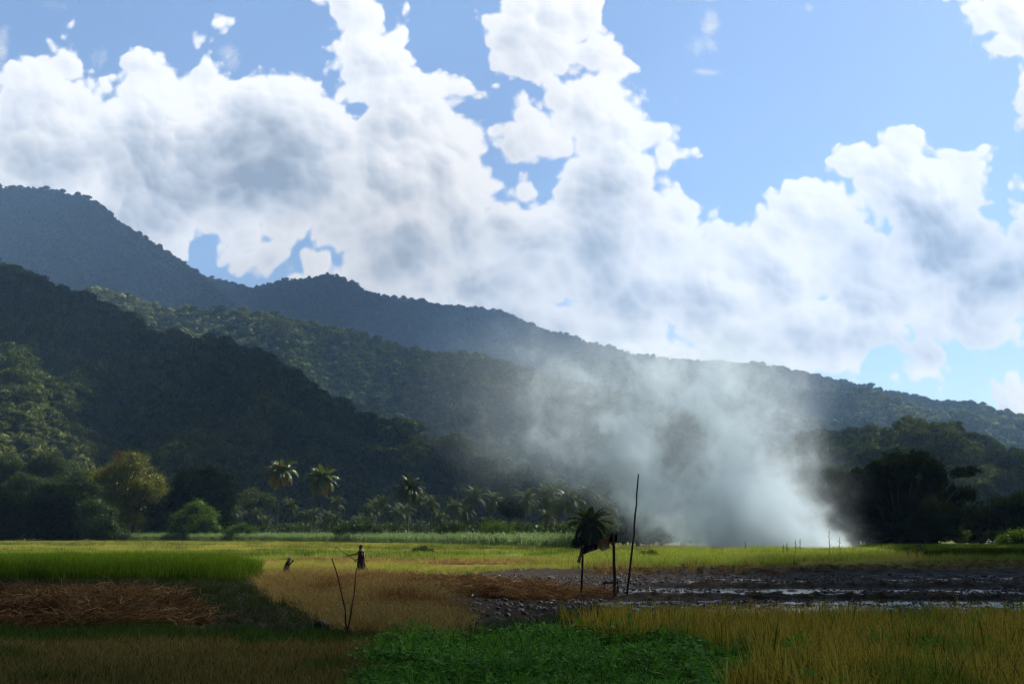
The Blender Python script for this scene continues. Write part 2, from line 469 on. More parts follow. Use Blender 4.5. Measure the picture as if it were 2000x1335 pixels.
def scatter(name, P, rot, scl, protos, label, cat=None):
    me = bpy.data.meshes.new(name)
    P = np.asarray(P, np.float32)
    me.vertices.add(len(P)); me.vertices.foreach_set('co', P.ravel())
    a = me.attributes.new('rot', 'FLOAT_VECTOR', 'POINT'); a.data.foreach_set('vector', np.asarray(rot, np.float32).ravel())
    scl = np.asarray(scl, np.float32)
    if scl.ndim == 1: scl = np.repeat(scl[:, None], 3, 1)
    a = me.attributes.new('scl', 'FLOAT_VECTOR', 'POINT'); a.data.foreach_set('vector', scl.ravel())
    a = me.attributes.new('pick', 'INT', 'POINT'); a.data.foreach_set('value', rng.integers(0, len(protos), len(P)).astype(np.int32))
    o = link(name, me)
    g = bpy.data.node_groups.new(name, 'GeometryNodeTree')
    g.interface.new_socket("Geometry", in_out='INPUT', socket_type='NodeSocketGeometry')
    g.interface.new_socket("Geometry", in_out='OUTPUT', socket_type='NodeSocketGeometry')
    N = g.nodes; Lk = g.links
    gi = N.new('NodeGroupInput'); go = N.new('NodeGroupOutput')
    ip = N.new('GeometryNodeInstanceOnPoints')
    jn = N.new('GeometryNodeJoinGeometry')
    for p in reversed(protos):
        oi = N.new('GeometryNodeObjectInfo'); oi.inputs[0].default_value = p
        oi.inputs['As Instance'].default_value = True
        Lk.new(oi.outputs['Geometry'], jn.inputs[0])
    Lk.new(gi.outputs[0], ip.inputs['Points'])
    Lk.new(jn.outputs[0], ip.inputs['Instance'])
    ip.inputs['Pick Instance'].default_value = True
    def att(nm, dt):
        a = N.new('GeometryNodeInputNamedAttribute'); a.data_type = dt; a.inputs[0].default_value = nm
        return a.outputs[0]
    Lk.new(att('pick', 'INT'), ip.inputs['Instance Index'])
    er = N.new('FunctionNodeEulerToRotation'); Lk.new(att('rot', 'FLOAT_VECTOR'), er.inputs[0])
    Lk.new(er.outputs[0], ip.inputs['Rotation'])
    Lk.new(att('scl', 'FLOAT_VECTOR'), ip.inputs['Scale'])
    Lk.new(ip.outputs[0], go.inputs[0])
    md = o.modifiers.new('scatter', 'NODES'); md.node_group = g
    props(o, label, cat, kind='stuff')
    return o

# ------------------------------------------------------------ leaf geometry
def rand_unit(n, r=rng):
    v = r.normal(size=(n, 3)); return v / np.linalg.norm(v, axis=1)[:, None]

def leaf_quads(P, size, up=0.3, r=rng, aspect=0.55):
    """small bent quads at P with mixed directions"""
    n = len(P)
    size = np.broadcast_to(size, (n,)) * r.uniform(0.6, 1.4, n)
    a = rand_unit(n, r); a[:, 2] -= up * 0.3; a /= np.linalg.norm(a, axis=1)[:, None]
    b = np.cross(a, rand_unit(n, r)); b /= np.linalg.norm(b, axis=1)[:, None] + 1e-9
    A = a * size[:, None] * 0.5; B = b * size[:, None] * 0.5 * aspect
    V = np.stack([P - A, P - A * 0.1 + B, P + A, P - A * 0.1 - B], 1).reshape(-1, 3)
    F = np.arange(n * 4).reshape(-1, 4)
    return V, F

def lobes_to_leaves(lob, density, size, r=rng, hollow=0.62, flat=1.0):
    """lob: list of (x,y,z,rad). leaves in clumps on and inside the lobes"""
    out = []
    sub_ = []
    for x, y, z, rad in lob:
        for d in rand_unit(9, r):
            if r.random() < .8: sub_.append((x + d[0] * rad * .85, y + d[1] * rad * .85, z + d[2] * rad * .8, rad * r.uniform(.25, .48)))
    for x, y, z, rad in [(a, b, c, q * .85) for a, b, c, q in lob] + sub_:
        n_cl = max(10, int(density * 2.6 * rad * rad))
        d = rand_unit(n_cl, r)
        rr = rad * r.uniform(hollow, 1.06, n_cl)
        c = np.array((x, y, z)) + d * rr[:, None] * np.array((1, 1, flat))
        k = 9
        cr = size * 1.5
        p = c[:, None] + r.normal(size=(n_cl, k, 3)) * cr * np.array((1, 1, .55))
        out.append(p.reshape(-1, 3))
    P = np.concatenate(out)
    return leaf_quads(P, size, r=r)

def lump(rad, seed, sub=2, amp=0.25, freq=1.3):
    bm = bmesh.new()
    bmesh.ops.create_icosphere(bm, subdivisions=sub, radius=rad)
    off = Vector((seed * 3.1, seed * 1.7, seed * 2.3))
    for v in bm.verts:
        k = 1 + amp * 2 * mnoise.noise(v.co / rad * freq + off)
        v.co *= k
    V = np.array([v.co[:] for v in bm.verts]); F = np.array([[v.index for v in f.verts] for f in bm.faces])
    bm.free()
    return V, F

def canopy_proto(name, mat, seed, nleaf=380, nl=6, size=0.2, flat=0.75):
    """one broad forest crown about 1 m in radius, base at 0"""
    r = np.random.default_rng(seed)
    mb = MB()
    V, F = lump(0.6, seed, 2, 0.35); V[:, 2] = V[:, 2] * flat + 0.9
    mb.add(V, F)
    lob = [(0, 0, 1.05, .62)]
    for i in range(nl):
        a = i / nl * 6.28 + r.uniform(-.4, .4); q = r.uniform(.4, .65)
        lob.append((math.cos(a) * q, math.sin(a) * q, r.uniform(.65, 1.15), r.uniform(.32, .5)))
    P = []
    for x, y, z, rad in lob:
        k = int(nleaf * rad * rad / sum(l[3] ** 2 for l in lob))
        d = rand_unit(k, r); d[:, 2] = np.abs(d[:, 2]) * 1.1 - 0.35
        P.append(np.array((x, y, z)) + d * rad * np.array((1, 1, flat)) * r.uniform(.85, 1.08, k)[:, None])
    V, F = leaf_quads(np.concatenate(P), size, r=r, aspect=.7)
    mb.add(V, F)
    mb.tube([(0, 0, -.6), (.03, 0, .8)], [.07, .05], 5)
    return proto(name, mb.mesh(name, mat))

# ------------------------------------------------------------ hills
LAYERS = {}
def ridge(name, crest, dcrest, dfoot, mat, n_t=70, step=10, amp=30, gully=60, treeh=8, shape=1.25, nf=220.0, zfoot=0.0):
    xs = np.arange(crest[0][0], crest[-1][0] + 1, step, float)
    cx = [c[0] for c in crest]; cyy = [c[1] for c in crest]
    py = np.interp(xs, cx, cyy) + (fbm(xs / 23.0, xs * 0 + step, 3) - .5) * 5
    dc = np.interp(xs, [d[0] for d in dcrest], [d[1] for d in dcrest])
    df = np.interp(xs, [d[0] for d in dfoot], [d[1] for d in dfoot])
    rays = np.array([ray(a, b) for a, b in zip(xs, py)])
    ax = rays[:, 0] / rays[:, 1]; el = rays[:, 2] / rays[:, 1]
    zc = CAM_H + el * dc - treeh
    t = np.concatenate([np.linspace(0, 1, n_t), [1.05, 1.12, 1.2, 1.35]])
    T, I = np.meshgrid(t, np.arange(len(xs)), indexing='ij')
    Y = df[I] + (dc[I] - df[I]) * T
    X = ax[I] * Y
    tt = np.clip(T, 0, 1)
    Z = zfoot + (zc[I] - zfoot) * tt ** shape
    A = np.sin(math.pi * np.clip(T, 0, 1)) ** 0.8
    rid = 1 - np.abs(fbm(X / gully / 4 + Y / gully / 14, Y / gully / 16, 3) * 2 - 1) * 2
    Z += A * (amp * (rid - 0.5) + amp * 0.8 * (fbm(X / nf, Y / nf, 4) - .5))
    back = np.clip(T - 1, 0, None)
    Z -= back ** 1.1 * 0.9 * (dc - df)[I]
    # keep every point under the crest line as seen from the field
    lim = el[I] * Y + CAM_H - treeh - 0.004 * Y * (1 - tt)
    Z = np.where(T < 1, np.minimum(Z, lim), Z)
    V = np.stack([X, Y, Z], -1)
    LAYERS[name] = (xs, t, V)
    m, k = V.shape[:2]
    i, j = np.meshgrid(np.arange(m - 1), np.arange(k - 1), indexing='ij')
    F = np.stack([i * k + j, i * k + j + 1, (i + 1) * k + j + 1, (i + 1) * k + j], -1).reshape(-1, 4)
    o = link(name, mesh_np(name, V.reshape(-1, 3), F, mat, True))
    props(o, kind='structure')
    return o

def on_layer(name, n, area=None, tmin=0.0, tmax=1.02, pxr=None):
    """random points spread by area over a ridge"""
    xs, t, V = LAYERS[name]
    a = V[:-1, :-1]; b = V[1:, :-1]; c = V[:-1, 1:]; d = V[1:, 1:]
    ar = np.linalg.norm(np.cross(b - a, c - a), axis=-1)
    ar = ar * ((t[:-1] >= tmin) & (t[:-1] <= tmax))[:, None]
    if pxr: ar = ar * ((xs[:-1] >= pxr[0]) & (xs[:-1] <= pxr[1]))[None, :]
    p = ar.ravel() / ar.sum()
    if area: n = int(ar.sum() / area)
    idx = rng.choice(len(p), n, p=p)
    u, v = rng.random(n)[:, None], rng.random(n)[:, None]
    A, B, Cc, D = (q.reshape(-1, 3)[idx] for q in (a, b, c, d))
    return (A * (1 - u) + B * u) * (1 - v) + (Cc * (1 - u) + D * u) * v

def layer_pt(name, px, t0):
    xs, t, V = LAYERS[name]
    i = int(np.clip(np.searchsorted(xs, px), 0, len(xs) - 1)); j = int(np.argmin(np.abs(t - t0)))
    return V[j, i]

m, n = new_mat('hill_floor')
_p = E(n, n.n('ShaderNodeNewGeometry').outputs['Position'])
_c = n.mix(n.noise(_p, 0.02, 6), (.02, .04, .012, 1), (.06, .085, .025, 1))
_b = n.n('ShaderNodeBsdfDiffuse'); n.put(_b.inputs[0], _c); out_surface(m, n, _b.outputs[0]); M['hill'] = m

ridge('mountain_far', [(-700,200),(-200,300),(0,362),(60,364),(120,370),(180,388),(215,408),(235,430),(262,448),(285,464),(330,490),(372,516),(400,538),(430,566),(470,600),(520,650),(600,720)],
      [(-700, 4300), (0, 4000), (600, 3300)], [(-700, 2300), (600, 2100)], M['hill'], 90, 8, 150, 85, 11, 1.15, 320)
ridge('mountain_ridge', [(300,500),(380,532),(450,548),(500,561),(520,552),(548,545),(600,541),(625,537),(643,531),(665,538),(700,558),(740,571),(800,580),(862,592),(930,600),(1000,611),(1060,640),(1110,652),(1150,667),(1190,674),(1230,685),(1330,699),(1420,704),(1500,713),(1560,722),(1620,739),(1680,744),(1730,758),(1775,770),(1850,784),(1880,780),(1900,782),(1940,795),(2000,812),(2100,840),(2700,960)],
      [(300, 4900), (1000, 4200), (1700, 3100), (2700, 2600)], [(300, 2700), (1000, 2200), (1700, 1400), (2700, 1100)], M['hill'], 100, 8, 150, 80, 11, 1.15, 340)
ridge('hill_middle', [(-100,540),(100,568),(182,562),(215,566),(260,577),(300,588),(330,598),(380,600),(440,598),(500,606),(560,618),(650,632),(700,645),(740,655),(790,676),(830,686),(860,688),(940,692),(1040,715),(1120,738),(1250,775),(1400,830),(1520,880),(1640,930)],
      [(-100, 1800), (800, 1750), (1640, 1300)], [(-100, 1150), (800, 1000), (1640, 620)], M['hill'], 90, 8, 75, 45, 9, 1.2)
ridge('hill_near', [(-700,330),(-200,430),(0,507),(40,520),(60,531),(100,548),(150,570),(190,586),(235,600),(262,618),(300,640),(340,652),(370,656),(420,660),(460,668),(500,680),(530,695),(560,716),(600,742),(640,765),(690,790),(740,812),(800,830),(860,850),(920,878),(1000,915),(1080,955),(1200,1005),(1350,1040)],
      [(-700, 1250), (300, 1150), (900, 800), (1350, 600)], [(-700, 400), (0, 430), (600, 480), (1350, 470)], M['hill'], 110, 8, 46, 28, 7, 1.25, 110.0)
ridge('hill_right', [(1380,1010),(1450,940),(1520,880),(1580,852),(1640,843),(1700,840),(1740,832),(1775,822),(1800,818),(1850,823),(1900,846),(1950,866),(2000,889),(2100,930),(2400,1000)],
      [(1380, 900), (2400, 900)], [(1380, 420), (2400, 420)], M['hill'], 70, 8, 34, 26, 8, 1.2, 90.0)

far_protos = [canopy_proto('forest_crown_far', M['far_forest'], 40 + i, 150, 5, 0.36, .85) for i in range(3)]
near_protos = [canopy_proto('forest_crown', M['forest'], 50 + i, 520, 7, 0.2, f) for i, f in enumerate((.6, .75, .95, .7))]
def forest(name, layer, area, rad, protos, label, **kw):
    P = on_layer(layer, 0, area=area, **kw)
    n = len(P)
    s = rad * np.clip(rng.lognormal(-.16, .48, n), .35, 2.6)
    sc = np.stack([s, s, s * rng.uniform(.75, 1.25, n)], 1)
    P[:, 2] -= s * 0.35
    rot = np.stack([rng.normal(0, .08, n), rng.normal(0, .08, n), rng.uniform(0, 6.28, n)], 1)
    return scatter(name, P, rot, sc, protos, label, 'forest')
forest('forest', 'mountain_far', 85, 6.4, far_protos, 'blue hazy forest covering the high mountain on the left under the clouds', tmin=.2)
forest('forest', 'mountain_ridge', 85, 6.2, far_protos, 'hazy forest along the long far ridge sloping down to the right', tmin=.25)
forest('forest', 'hill_middle', 40, 4.9, far_protos + near_protos[:2], 'sunlit green forest on the middle ridge behind the dark hill', tmin=.3)
forest('forest', 'hill_middle', 40, 4.9, near_protos, 'dark forest on the low foot of the middle ridge, behind the smoke', tmin=0, tmax=.3, pxr=(850, 1640))
forest('forest', 'hill_near', 34, 4.9, near_protos, 'dense dark forest covering the near hill behind the palms', tmin=0)
forest('forest', 'hill_right', 34, 4.6, near_protos, 'dark forest on the rounded hill behind the big black tree', tmin=0)

# ------------------------------------------------------------ haze over the whole valley
hb = MB()
x0, x1, y0, y1, z0, z1 = -4600, 4600, -250, 5900, -14, 1700
hb.add([(x0,y0,z0),(x1,y0,z0),(x1,y1,z0),(x0,y1,z0),(x0,y0,z1),(x1,y0,z1),(x1,y1,z1),(x0,y1,z1)],
       [(0,3,2,1),(4,5,6,7),(0,1,5,4),(1,2,6,5),(2,3,7,6),(3,0,4,7)])
m, n = new_mat('haze_air')
vol = n.n('ShaderNodeVolumePrincipled'); vol.inputs['Color'].default_value = (0.36, 0.60, 1.0, 1)
vol.inputs['Density'].default_value = 0.000095; vol.inputs['Anisotropy'].default_value = 0.25
o = n.n('ShaderNodeOutputMaterial'); m.node_tree.links.new(vol.outputs[0], o.inputs['Volume'])
haze = hb.obj('haze', m)
props(haze, kind='stuff', label='thin blue haze filling the air of the valley', cat='haze')

# ------------------------------------------------------------ clouds overhead, out of the frame, shaped to shade the field and the hills
m, n = new_mat('cloud_white')
d_ = n.n('ShaderNodeBsdfDiffuse'); d_.inputs[0].default_value = (.9, .9, .9, 1)
t_ = n.n('ShaderNodeBsdfTranslucent'); t_.inputs[0].default_value = (.5, .52, .55, 1)
x_ = n.n('ShaderNodeMixShader'); x_.inputs[0].default_value = 0.12
m.node_tree.links.new(d_.outputs[0], x_.inputs[1]); m.node_tree.links.new(t_.outputs[0], x_.inputs[2])
out_surface(m, n, x_.outputs[0]); M['cloud'] = m
def cloud(pts, H, puff, cover, label):
    """pts: outline on the ground (x,y,z) that the cloud shades; the cloud floats at height H on the way to the sun"""
    Q = [(p[0] + SUN.x * (H - p[2]) / SUN.z, p[1] + SUN.y * (H - p[2]) / SUN.z) for p in pts]
    xs = [q[0] for q in Q]; ys = [q[1] for q in Q]
    mb = MB(); k = 0
    st = puff * 1.05 / math.sqrt(cover)
    for gx in np.arange(min(xs) - puff, max(xs) + puff, st):
        for gy in np.arange(min(ys) - puff, max(ys) + puff, st):
            x = gx + rng.uniform(-.35, .35) * st; y = gy + rng.uniform(-.35, .35) * st
            if not inpoly(np.array([x]), np.array([y]), Q)[0]: continue
            r = puff * rng.uniform(.7, 1.15)
            V, F = lump(r, k % 37 + 1, 2, 0.22)
            V[:, 2] *= .7
            mb.add(V + np.array((x, y, H + rng.uniform(0, .8) * puff)), F); k += 1
    o = mb.obj('cloud', M['cloud'], smooth=True)
    props(o, label, 'cloud', kind='structure')
    return o
def g2(px, py): return tuple(gp(px, py))
def wp(x, y, z=0): return (x, y, z)
H1 = 1800
# near field: everything nearer than about 40 m, more open over the ripe rice
cloud([wp(-60,-40), wp(-60,56), wp(-16,57), wp(-10,52), wp(-6,44), wp(-2,35), wp(1,30), wp(3,-40)], H1, 8, .7, 'unseen cloud shaped to shade the near field')
cloud([wp(4,-40), wp(2,30), wp(8,35), wp(40,35), wp(60,-40)], H1, 6, .5, 'unseen gappy cloud shaped to half shade the ripe rice')
cloud([wp(7,36), wp(9,68), wp(30,84), wp(60,112), wp(90,125), wp(120,60), wp(80,34), wp(40,36)], H1, 9, 1.0, 'unseen cloud shaped to shade the muddy plots')
# near dark hill
L = lambda a, b, c: tuple(layer_pt(a, b, c))
cloud([L('hill_near',-80,.62), L('hill_near',60,.93), L('hill_near',262,1), L('hill_near',500,1), L('hill_near',760,1), L('hill_near',1000,1), L('hill_near',1340,1),
       L('hill_near',1340,0), L('hill_near',900,0), L('hill_near',420,0), L('hill_near',360,.2), L('hill_near',330,.42), L('hill_near',150,.6), L('hill_near',40,.5)], 2300, 60, 1.25, 'large unseen cloud shaped to shade the near hill')
cloud([L('mountain_far',-200,.5), L('mountain_far',-200,1.05), L('mountain_far',600,1.05), L('mountain_far',600,.1), L('mountain_far',260,.2), L('mountain_far',200,.65), L('mountain_far',60,.75)], 4200, 110, 1.25, 'large unseen cloud shaped to shade the high mountain')
cloud([L('mountain_ridge',330,1.1), L('mountain_ridge',1150,1.1), L('mountain_ridge',1000,.75), L('mountain_ridge',760,.45), L('mountain_ridge',330,.2)], 4200, 110, 1.25, 'unseen cloud shaped to shade the far ridge')
cloud([L('hill_right',1560,.98), L('hill_right',1800,.9), L('hill_right',2300,.9), L('hill_right',2300,0), L('hill_right',1560,0)], 2100, 38, .4, 'unseen gappy cloud shaped to partly shade the right hill')

# ------------------------------------------------------------ the ground: one sheet, finer near the camera
def bund(y, x, y0, w, h, xa, xb, soft=1.5):
    return h * np.exp(-((y - y0) / w) ** 2) * smooth01(x, xa - soft, xa) * (1 - smooth01(x, xb, xb + soft))
def xat(px, y): return (px - 1000) / 1944 / 0.982 * y
SOIL = poly((760,1165),(1180,1166),(1190,1200),(1120,1225),(1040,1243),(900,1250),(850,1215),(820,1180))
MUD = poly((745,1117),(1150,1108),(2150,1108),(2150,1196),(1500,1200),(1190,1196),(1100,1170),(1060,1160),(880,1142),(790,1132))
LEFTSOIL = poly((-200,1130),(500,1133),(560,1180),(640,1240),(420,1232),(-200,1160))
def mask_poly(X, Y, P, blur=0.6):
    k = 0
    for dx, dy in ((0, 0), (1, 0), (-1, 0), (0, 1), (0, -1)):
        jx = (fbm(X * 1.3, Y * 1.3, 3) - .5) * blur * 2.5
        k = k + inpoly(X + dx * blur + jx, Y + dy * blur - jx, P)
    return k / 5.0
def ground_h(X, Y, masks=None):
    X = np.asarray(X, float); Y = np.asarray(Y, float)
    mud = masks[0] if masks else mask_poly(X, Y, MUD)
    soil = masks[1] if masks else mask_poly(X, Y, SOIL)
    ls = masks[2] if masks else mask_poly(X, Y, LEFTSOIL)
    Z = (fbm(X * .25, Y * .25, 4) - .5) * 0.10 * smooth01(Y, 5, 20) * (1 - smooth01(Y, 120, 200))
    clod = fbm(X * 2.2, Y * 2.2, 4, .6)
    wet = ((Y > 31) & (Y < 37.4)) | ((Y > 39.2) & (Y < 45.4))
    Z += mud * (-0.10 + (clod - np.where(wet, .50, .45)) * np.where(wet, 0.20, .30))
    Z += soil * ((clod - .5) * 0.22 - .02) + ls * ((clod - .5) * 0.2 - .03)
    wob = (fbm(X * .15, Y * .05, 2) - .5) * 1.6
    rough = 1 + (fbm(X * 1.5, Y * 1.5, 3) - .5) * .9
    Z += bund(Y + wob, X, 38.2, .75, .17, xat(1235, 38), 60) * rough
    Z += bund(Y + wob, X, 46.5, .9, .15, xat(1290, 46), 60) * rough
    Z += bund(Y + wob * .8, X, 63, 2.2, .22, xat(1000, 63), 80, 6) * rough
    Z += bund(Y + wob * .6, X, 77, 1.6, .24, xat(1560, 77), 90, 6) * rough
    # straw heap on the left
    h = np.exp(-((Y - 29.5) / 3.6) ** 2) * smooth01(X, -30, -20) * (1 - smooth01(X, -10.2, -6.6))
    Z += h * (.30 + .5 * fbm(X * .35 + 3, Y * .3, 3)) * .72
    # straw spread over the mud
    Z += .16 * np.exp(-((Y - 39.5 - .1 * X) / 1.9) ** 2) * smooth01(X, -4.6, -3) * (1 - smooth01(X, .5, 2.5)) * rough
    return Z
rows = []
pyv = np.concatenate([np.linspace(1500, 1336, 20), np.linspace(1335, 1200, 130), np.linspace(1199, 1095, 320), np.linspace(1094.5, 1048, 90), [1046, 1044.5, 1043.3, 1042.4, 1041.8, 1041.3, 1041]])
dist = (CAM_H) / -np.array([ray(1000, p)[2] / ray(1000, p)[1] for p in pyv])
pxv = np.linspace(-520, 2520, 640)
AX = np.array([(p - 1000) / 1944 / 0.982 for p in pxv])
Yg, Ag = np.meshgrid(dist, AX, indexing='ij')
Xg = Yg * Ag
mk = [mask_poly(Xg, Yg, P) for P in (MUD, SOIL, LEFTSOIL)]
Zg = ground_h(Xg, Yg, mk)
Vg = np.stack([Xg, Yg, Zg], -1)
# carry the sheet on behind the camera and out to the sides
mrow, mcol = Vg.shape[:2]
side = np.concatenate([Vg[:, :1] * 1.0, Vg, Vg[:, -1:] * 1.0], 1)
side[:, 0, 0] -= 4500; side[:, -1, 0] += 4500; side[:, 0, 2] = 0; side[:, -1, 2] = 0
first = side[:1].copy(); first[:, :, 1] = -300; first[:, :, 2] = 0
last = side[-1:].copy(); last[:, :, 1] = 5800; last[:, :, 2] = -9
Vg2 = np.concatenate([first, side, last], 0)
m_, k_ = Vg2.shape[:2]
i, j = np.meshgrid(np.arange(m_ - 1), np.arange(k_ - 1), indexing='ij')
Fg = np.stack([i * k_ + j, i * k_ + j + 1, (i + 1) * k_ + j + 1, (i + 1) * k_ + j], -1).reshape(-1, 4)
gme = mesh_np('ground', Vg2.reshape(-1, 3), Fg, None, True)
# soil cover: red channel wet mud, green dry soil, blue grass
cov = np.zeros((m_, k_, 4), np.float32); cov[..., 3] = 1; cov[..., 2] = 1
inner = cov[1:-1, 1:-1]
inner[..., 0] = mk[0]; inner[..., 1] = np.maximum(mk[1], mk[2]); inner[..., 2] = 1 - np.clip(mk[0] + mk[1] + mk[2], 0, 1)
ca = gme.color_attributes.new('cover', 'FLOAT_COLOR', 'POINT'); ca.data.foreach_set('color', cov.reshape(-1))
m, n = new_mat('ground')
at_ = n.n('ShaderNodeAttribute'); at_.attribute_name = 'cover'
cr, cg, cb = n.xyz(at_.outputs['Color'])
pos = E(n, n.n('ShaderNodeNewGeometry').outputs['Position'])
nz = n.noise(pos, 1.2, 6, .6); nz2 = n.noise(pos, 0.06, 4)
grass = n.mix(n.sstep(nz, .35, .65), (.12, .14, .03, 1), (.20, .18, .06, 1))
grass = n.mix(n.sstep(nz2, .45, .6), grass, (.10, .13, .02, 1))
mudc = n.mix(nz, (.022, .015, .010, 1), (.045, .030, .020, 1))
soilc = n.mix(n.sstep(nz, .4, .6), (.045, .032, .022, 1), (.022, .016, .011, 1))
col = n.mix(cg, grass, soilc); col = n.mix(cr, col, mudc)
b_ = n.n('ShaderNodeBsdfPrincipled'); n.put(b_.inputs['Base Color'], col)
n.put(b_.inputs['Roughness'], n.m('SUBTRACT', 0.95, cr * n.sstep(nz, .35, .6, .25, .05)))
n.put(b_.inputs['Specular IOR Level'], n.lin(cr, 0, 1, .1, .12))
bn = n.n('ShaderNodeBump'); bn.inputs['Strength'].default_value = .6; bn.inputs['Distance'].default_value = .05
n.put(bn.inputs['Height'], n.noise(pos, 9.0, 5, .65)); m.node_tree.links.new(bn.outputs[0], b_.inputs['Normal'])
out_surface(m, n, b_.outputs[0])
gme.materials.append(m)
ground = link('ground', gme); props(ground, kind='structure')

# shallow water standing between the clods
m, n = new_mat('paddy_water')
pos = E(n, n.n('ShaderNodeNewGeometry').outputs['Position'])
b_ = n.n('ShaderNodeBsdfPrincipled'); b_.inputs['Base Color'].default_value = (.03, .026, .022, 1)
b_.inputs['Roughness'].default_value = .12; b_.inputs['Specular IOR Level'].default_value = .6
bn = n.n('ShaderNodeBump'); bn.inputs['Strength'].default_value = .9; bn.inputs['Distance'].default_value = .05
n.put(bn.inputs['Height'], n.noise(pos, 4.0, 3)); m.node_tree.links.new(bn.outputs[0], b_.inputs['Normal'])
out_surface(m, n, b_.outputs[0])
wv = [(p[0], p[1], -0.095) for p in MUD]
wme = bpy.data.meshes.new('water'); wme.from_pydata(wv, [], [list(range(len(wv)))]); wme.materials.append(m)
props(link('water', wme), kind='structure')

# ------------------------------------------------------------ grasses, rice, weeds (uncountable)
def tuft(name, mat, seed, nb, h, rad, w, lean=.35, bend=.5, seg=3, heads=0):
    """a tuft of nb narrow tapering blades, heights about h"""
    r = np.random.default_rng(seed)
    t = np.linspace(0, 1, seg + 1)
    base = r.normal(size=(nb, 2)) * rad * .5
    az = r.uniform(0, 2 * math.pi, nb); ln = np.abs(r.normal(0, lean, nb)); hh = h * r.uniform(.55, 1.1, nb)
    dirx, diry = np.cos(az), np.sin(az)
    out = ln[:, None] * t + bend * ln[:, None] * t ** 2.5 * 1.6
    X = base[:, :1] + dirx[:, None] * out * hh[:, None]; Y = base[:, 1:] + diry[:, None] * out * hh[:, None]
    Z = hh[:, None] * (t - .35 * bend * ln[:, None] * t ** 2)
    faz = r.uniform(0, math.pi, nb)
    ww = w * r.uniform(.6, 1.3, nb)[:, None] * (1 - t ** 2.2 * .93)
    dx = np.cos(faz)[:, None] * ww * .5; dy = np.sin(faz)[:, None] * ww * .5
    A = np.stack([X - dx, Y - dy, Z], -1); B = np.stack([X + dx, Y + dy, Z], -1)
    V = np.stack([A, B], 2).reshape(-1, 3)
    q = []
    for s_ in range(seg):
        o_ = np.arange(nb) * (seg + 1) * 2 + s_ * 2
        q.append(np.stack([o_, o_ + 1, o_ + 3, o_ + 2], 1))
    mb = MB(); mb.add(V, np.concatenate(q))
    if heads:
        k = int(nb * heads)
        P = np.repeat(np.stack([X[:k, -1], Y[:k, -1], Z[:k, -1]], -1), 7, 0)
        P += r.normal(size=P.shape) * np.array((.03, .03, .045)) * h * 1.6
        V2, F2 = leaf_quads(P, .028 * h * 1.6, r=r); mb.add(V2, F2)
    return proto(name, mb.mesh(name, mat))
def herb(name, mat, seed, nl, h, rad, size):
    r = np.random.default_rng(seed)
    P = r.normal(size=(nl, 3)) * np.array((rad * .5, rad * .5, 0)); P[:, 2] = h * np.sqrt(r.random(nl)) * (1 - .4 * np.minimum(1, np.hypot(P[:, 0], P[:, 1]) / rad))
    a = rand_unit(nl, r); a[:, 2] = np.abs(a[:, 2]) * .25 - .05; a /= np.linalg.norm(a, axis=1)[:, None]
    nrm = rand_unit(nl, r) * .5 + np.array((0, 0, 1)); b = np.cross(nrm, a); b /= np.linalg.norm(b, axis=1)[:, None]
    s_ = size * r.uniform(.6, 1.3, nl)[:, None]
    V = np.stack([P, P + a * s_ * .45 + b * s_ * .3 , P + a * s_, P + a * s_ * .45 - b * s_ * .3], 1).reshape(-1, 3)
    mb = MB(); mb.add(V, np.arange(nl * 4).reshape(-1, 4))
    for k in range(8):
        q = P[k]; mb.tube([(q[0] * .3, q[1] * .3, -.02), tuple(q)], [.004, .002], 3)
    return proto(name, mb.mesh(name, mat))
def straw_clump(name, mat, seed, ns, L, rad, h, w=.008):
    r = np.random.default_rng(seed)
    P = r.normal(size=(ns, 3)) * np.array((rad * .5, rad * .5, 0)); P[:, 2] = r.uniform(0, h, ns)
    a = rand_unit(ns, r); a[:, 2] *= .28; a /= np.linalg.norm(a, axis=1)[:, None]
    b = np.cross(a, rand_unit(ns, r)); b /= np.linalg.norm(b, axis=1)[:, None]
    Ls = L * r.uniform(.4, 1.2, ns)[:, None]
    mid = P + rand_unit(ns, r) * Ls * .08
    A, Bc = P - a * Ls * .5, P + a * Ls * .5
    V = np.stack([A - b * w, A + b * w, mid + b * w, mid - b * w, Bc + b * w * .6, Bc - b * w * .6], 1).reshape(-1, 3)
    o_ = np.arange(ns) * 6
    F = np.concatenate([np.stack([o_, o_ + 1, o_ + 2, o_ + 3], 1), np.stack([o_ + 3, o_ + 2, o_ + 4, o_ + 5], 1)])
    mb = MB(); mb.add(V, F)
    return proto(name, mb.mesh(name, mat))

def area_pts(P, spacing, jit=.5, keep=1.0, patch=None):
    xs = [p[0] for p in P]; ys = [p[1] for p in P]
    gx, gy = np.meshgrid(np.arange(min(xs), max(xs), spacing), np.arange(min(ys), max(ys), spacing))
    gx = gx.ravel() + rng.uniform(-jit, jit, gx.size) * spacing; gy = gy.ravel() + rng.uniform(-jit, jit, gy.size) * spacing
    # ragged border
    jx = (fbm(gx * .9 + 9, gy * .9, 4, .7) - .5) * 2.6
    ok = inpoly(gx + jx, gy - jx * 1.5, P) & (np.abs(gx / np.maximum(gy, 1)) < .72)
    if keep < 1: ok &= rng.random(gx.size) < keep
    if patch is not None: ok &= fbm(gx * patch[0], gy * patch[0], 3) > patch[1]
    return gx[ok], gy[ok]
STRIP = [(xat(600,92),92),(xat(1150,84),84),(xat(1150,76),76),(xat(800,74),74),(xat(620,78),78),(xat(520,84),84)]
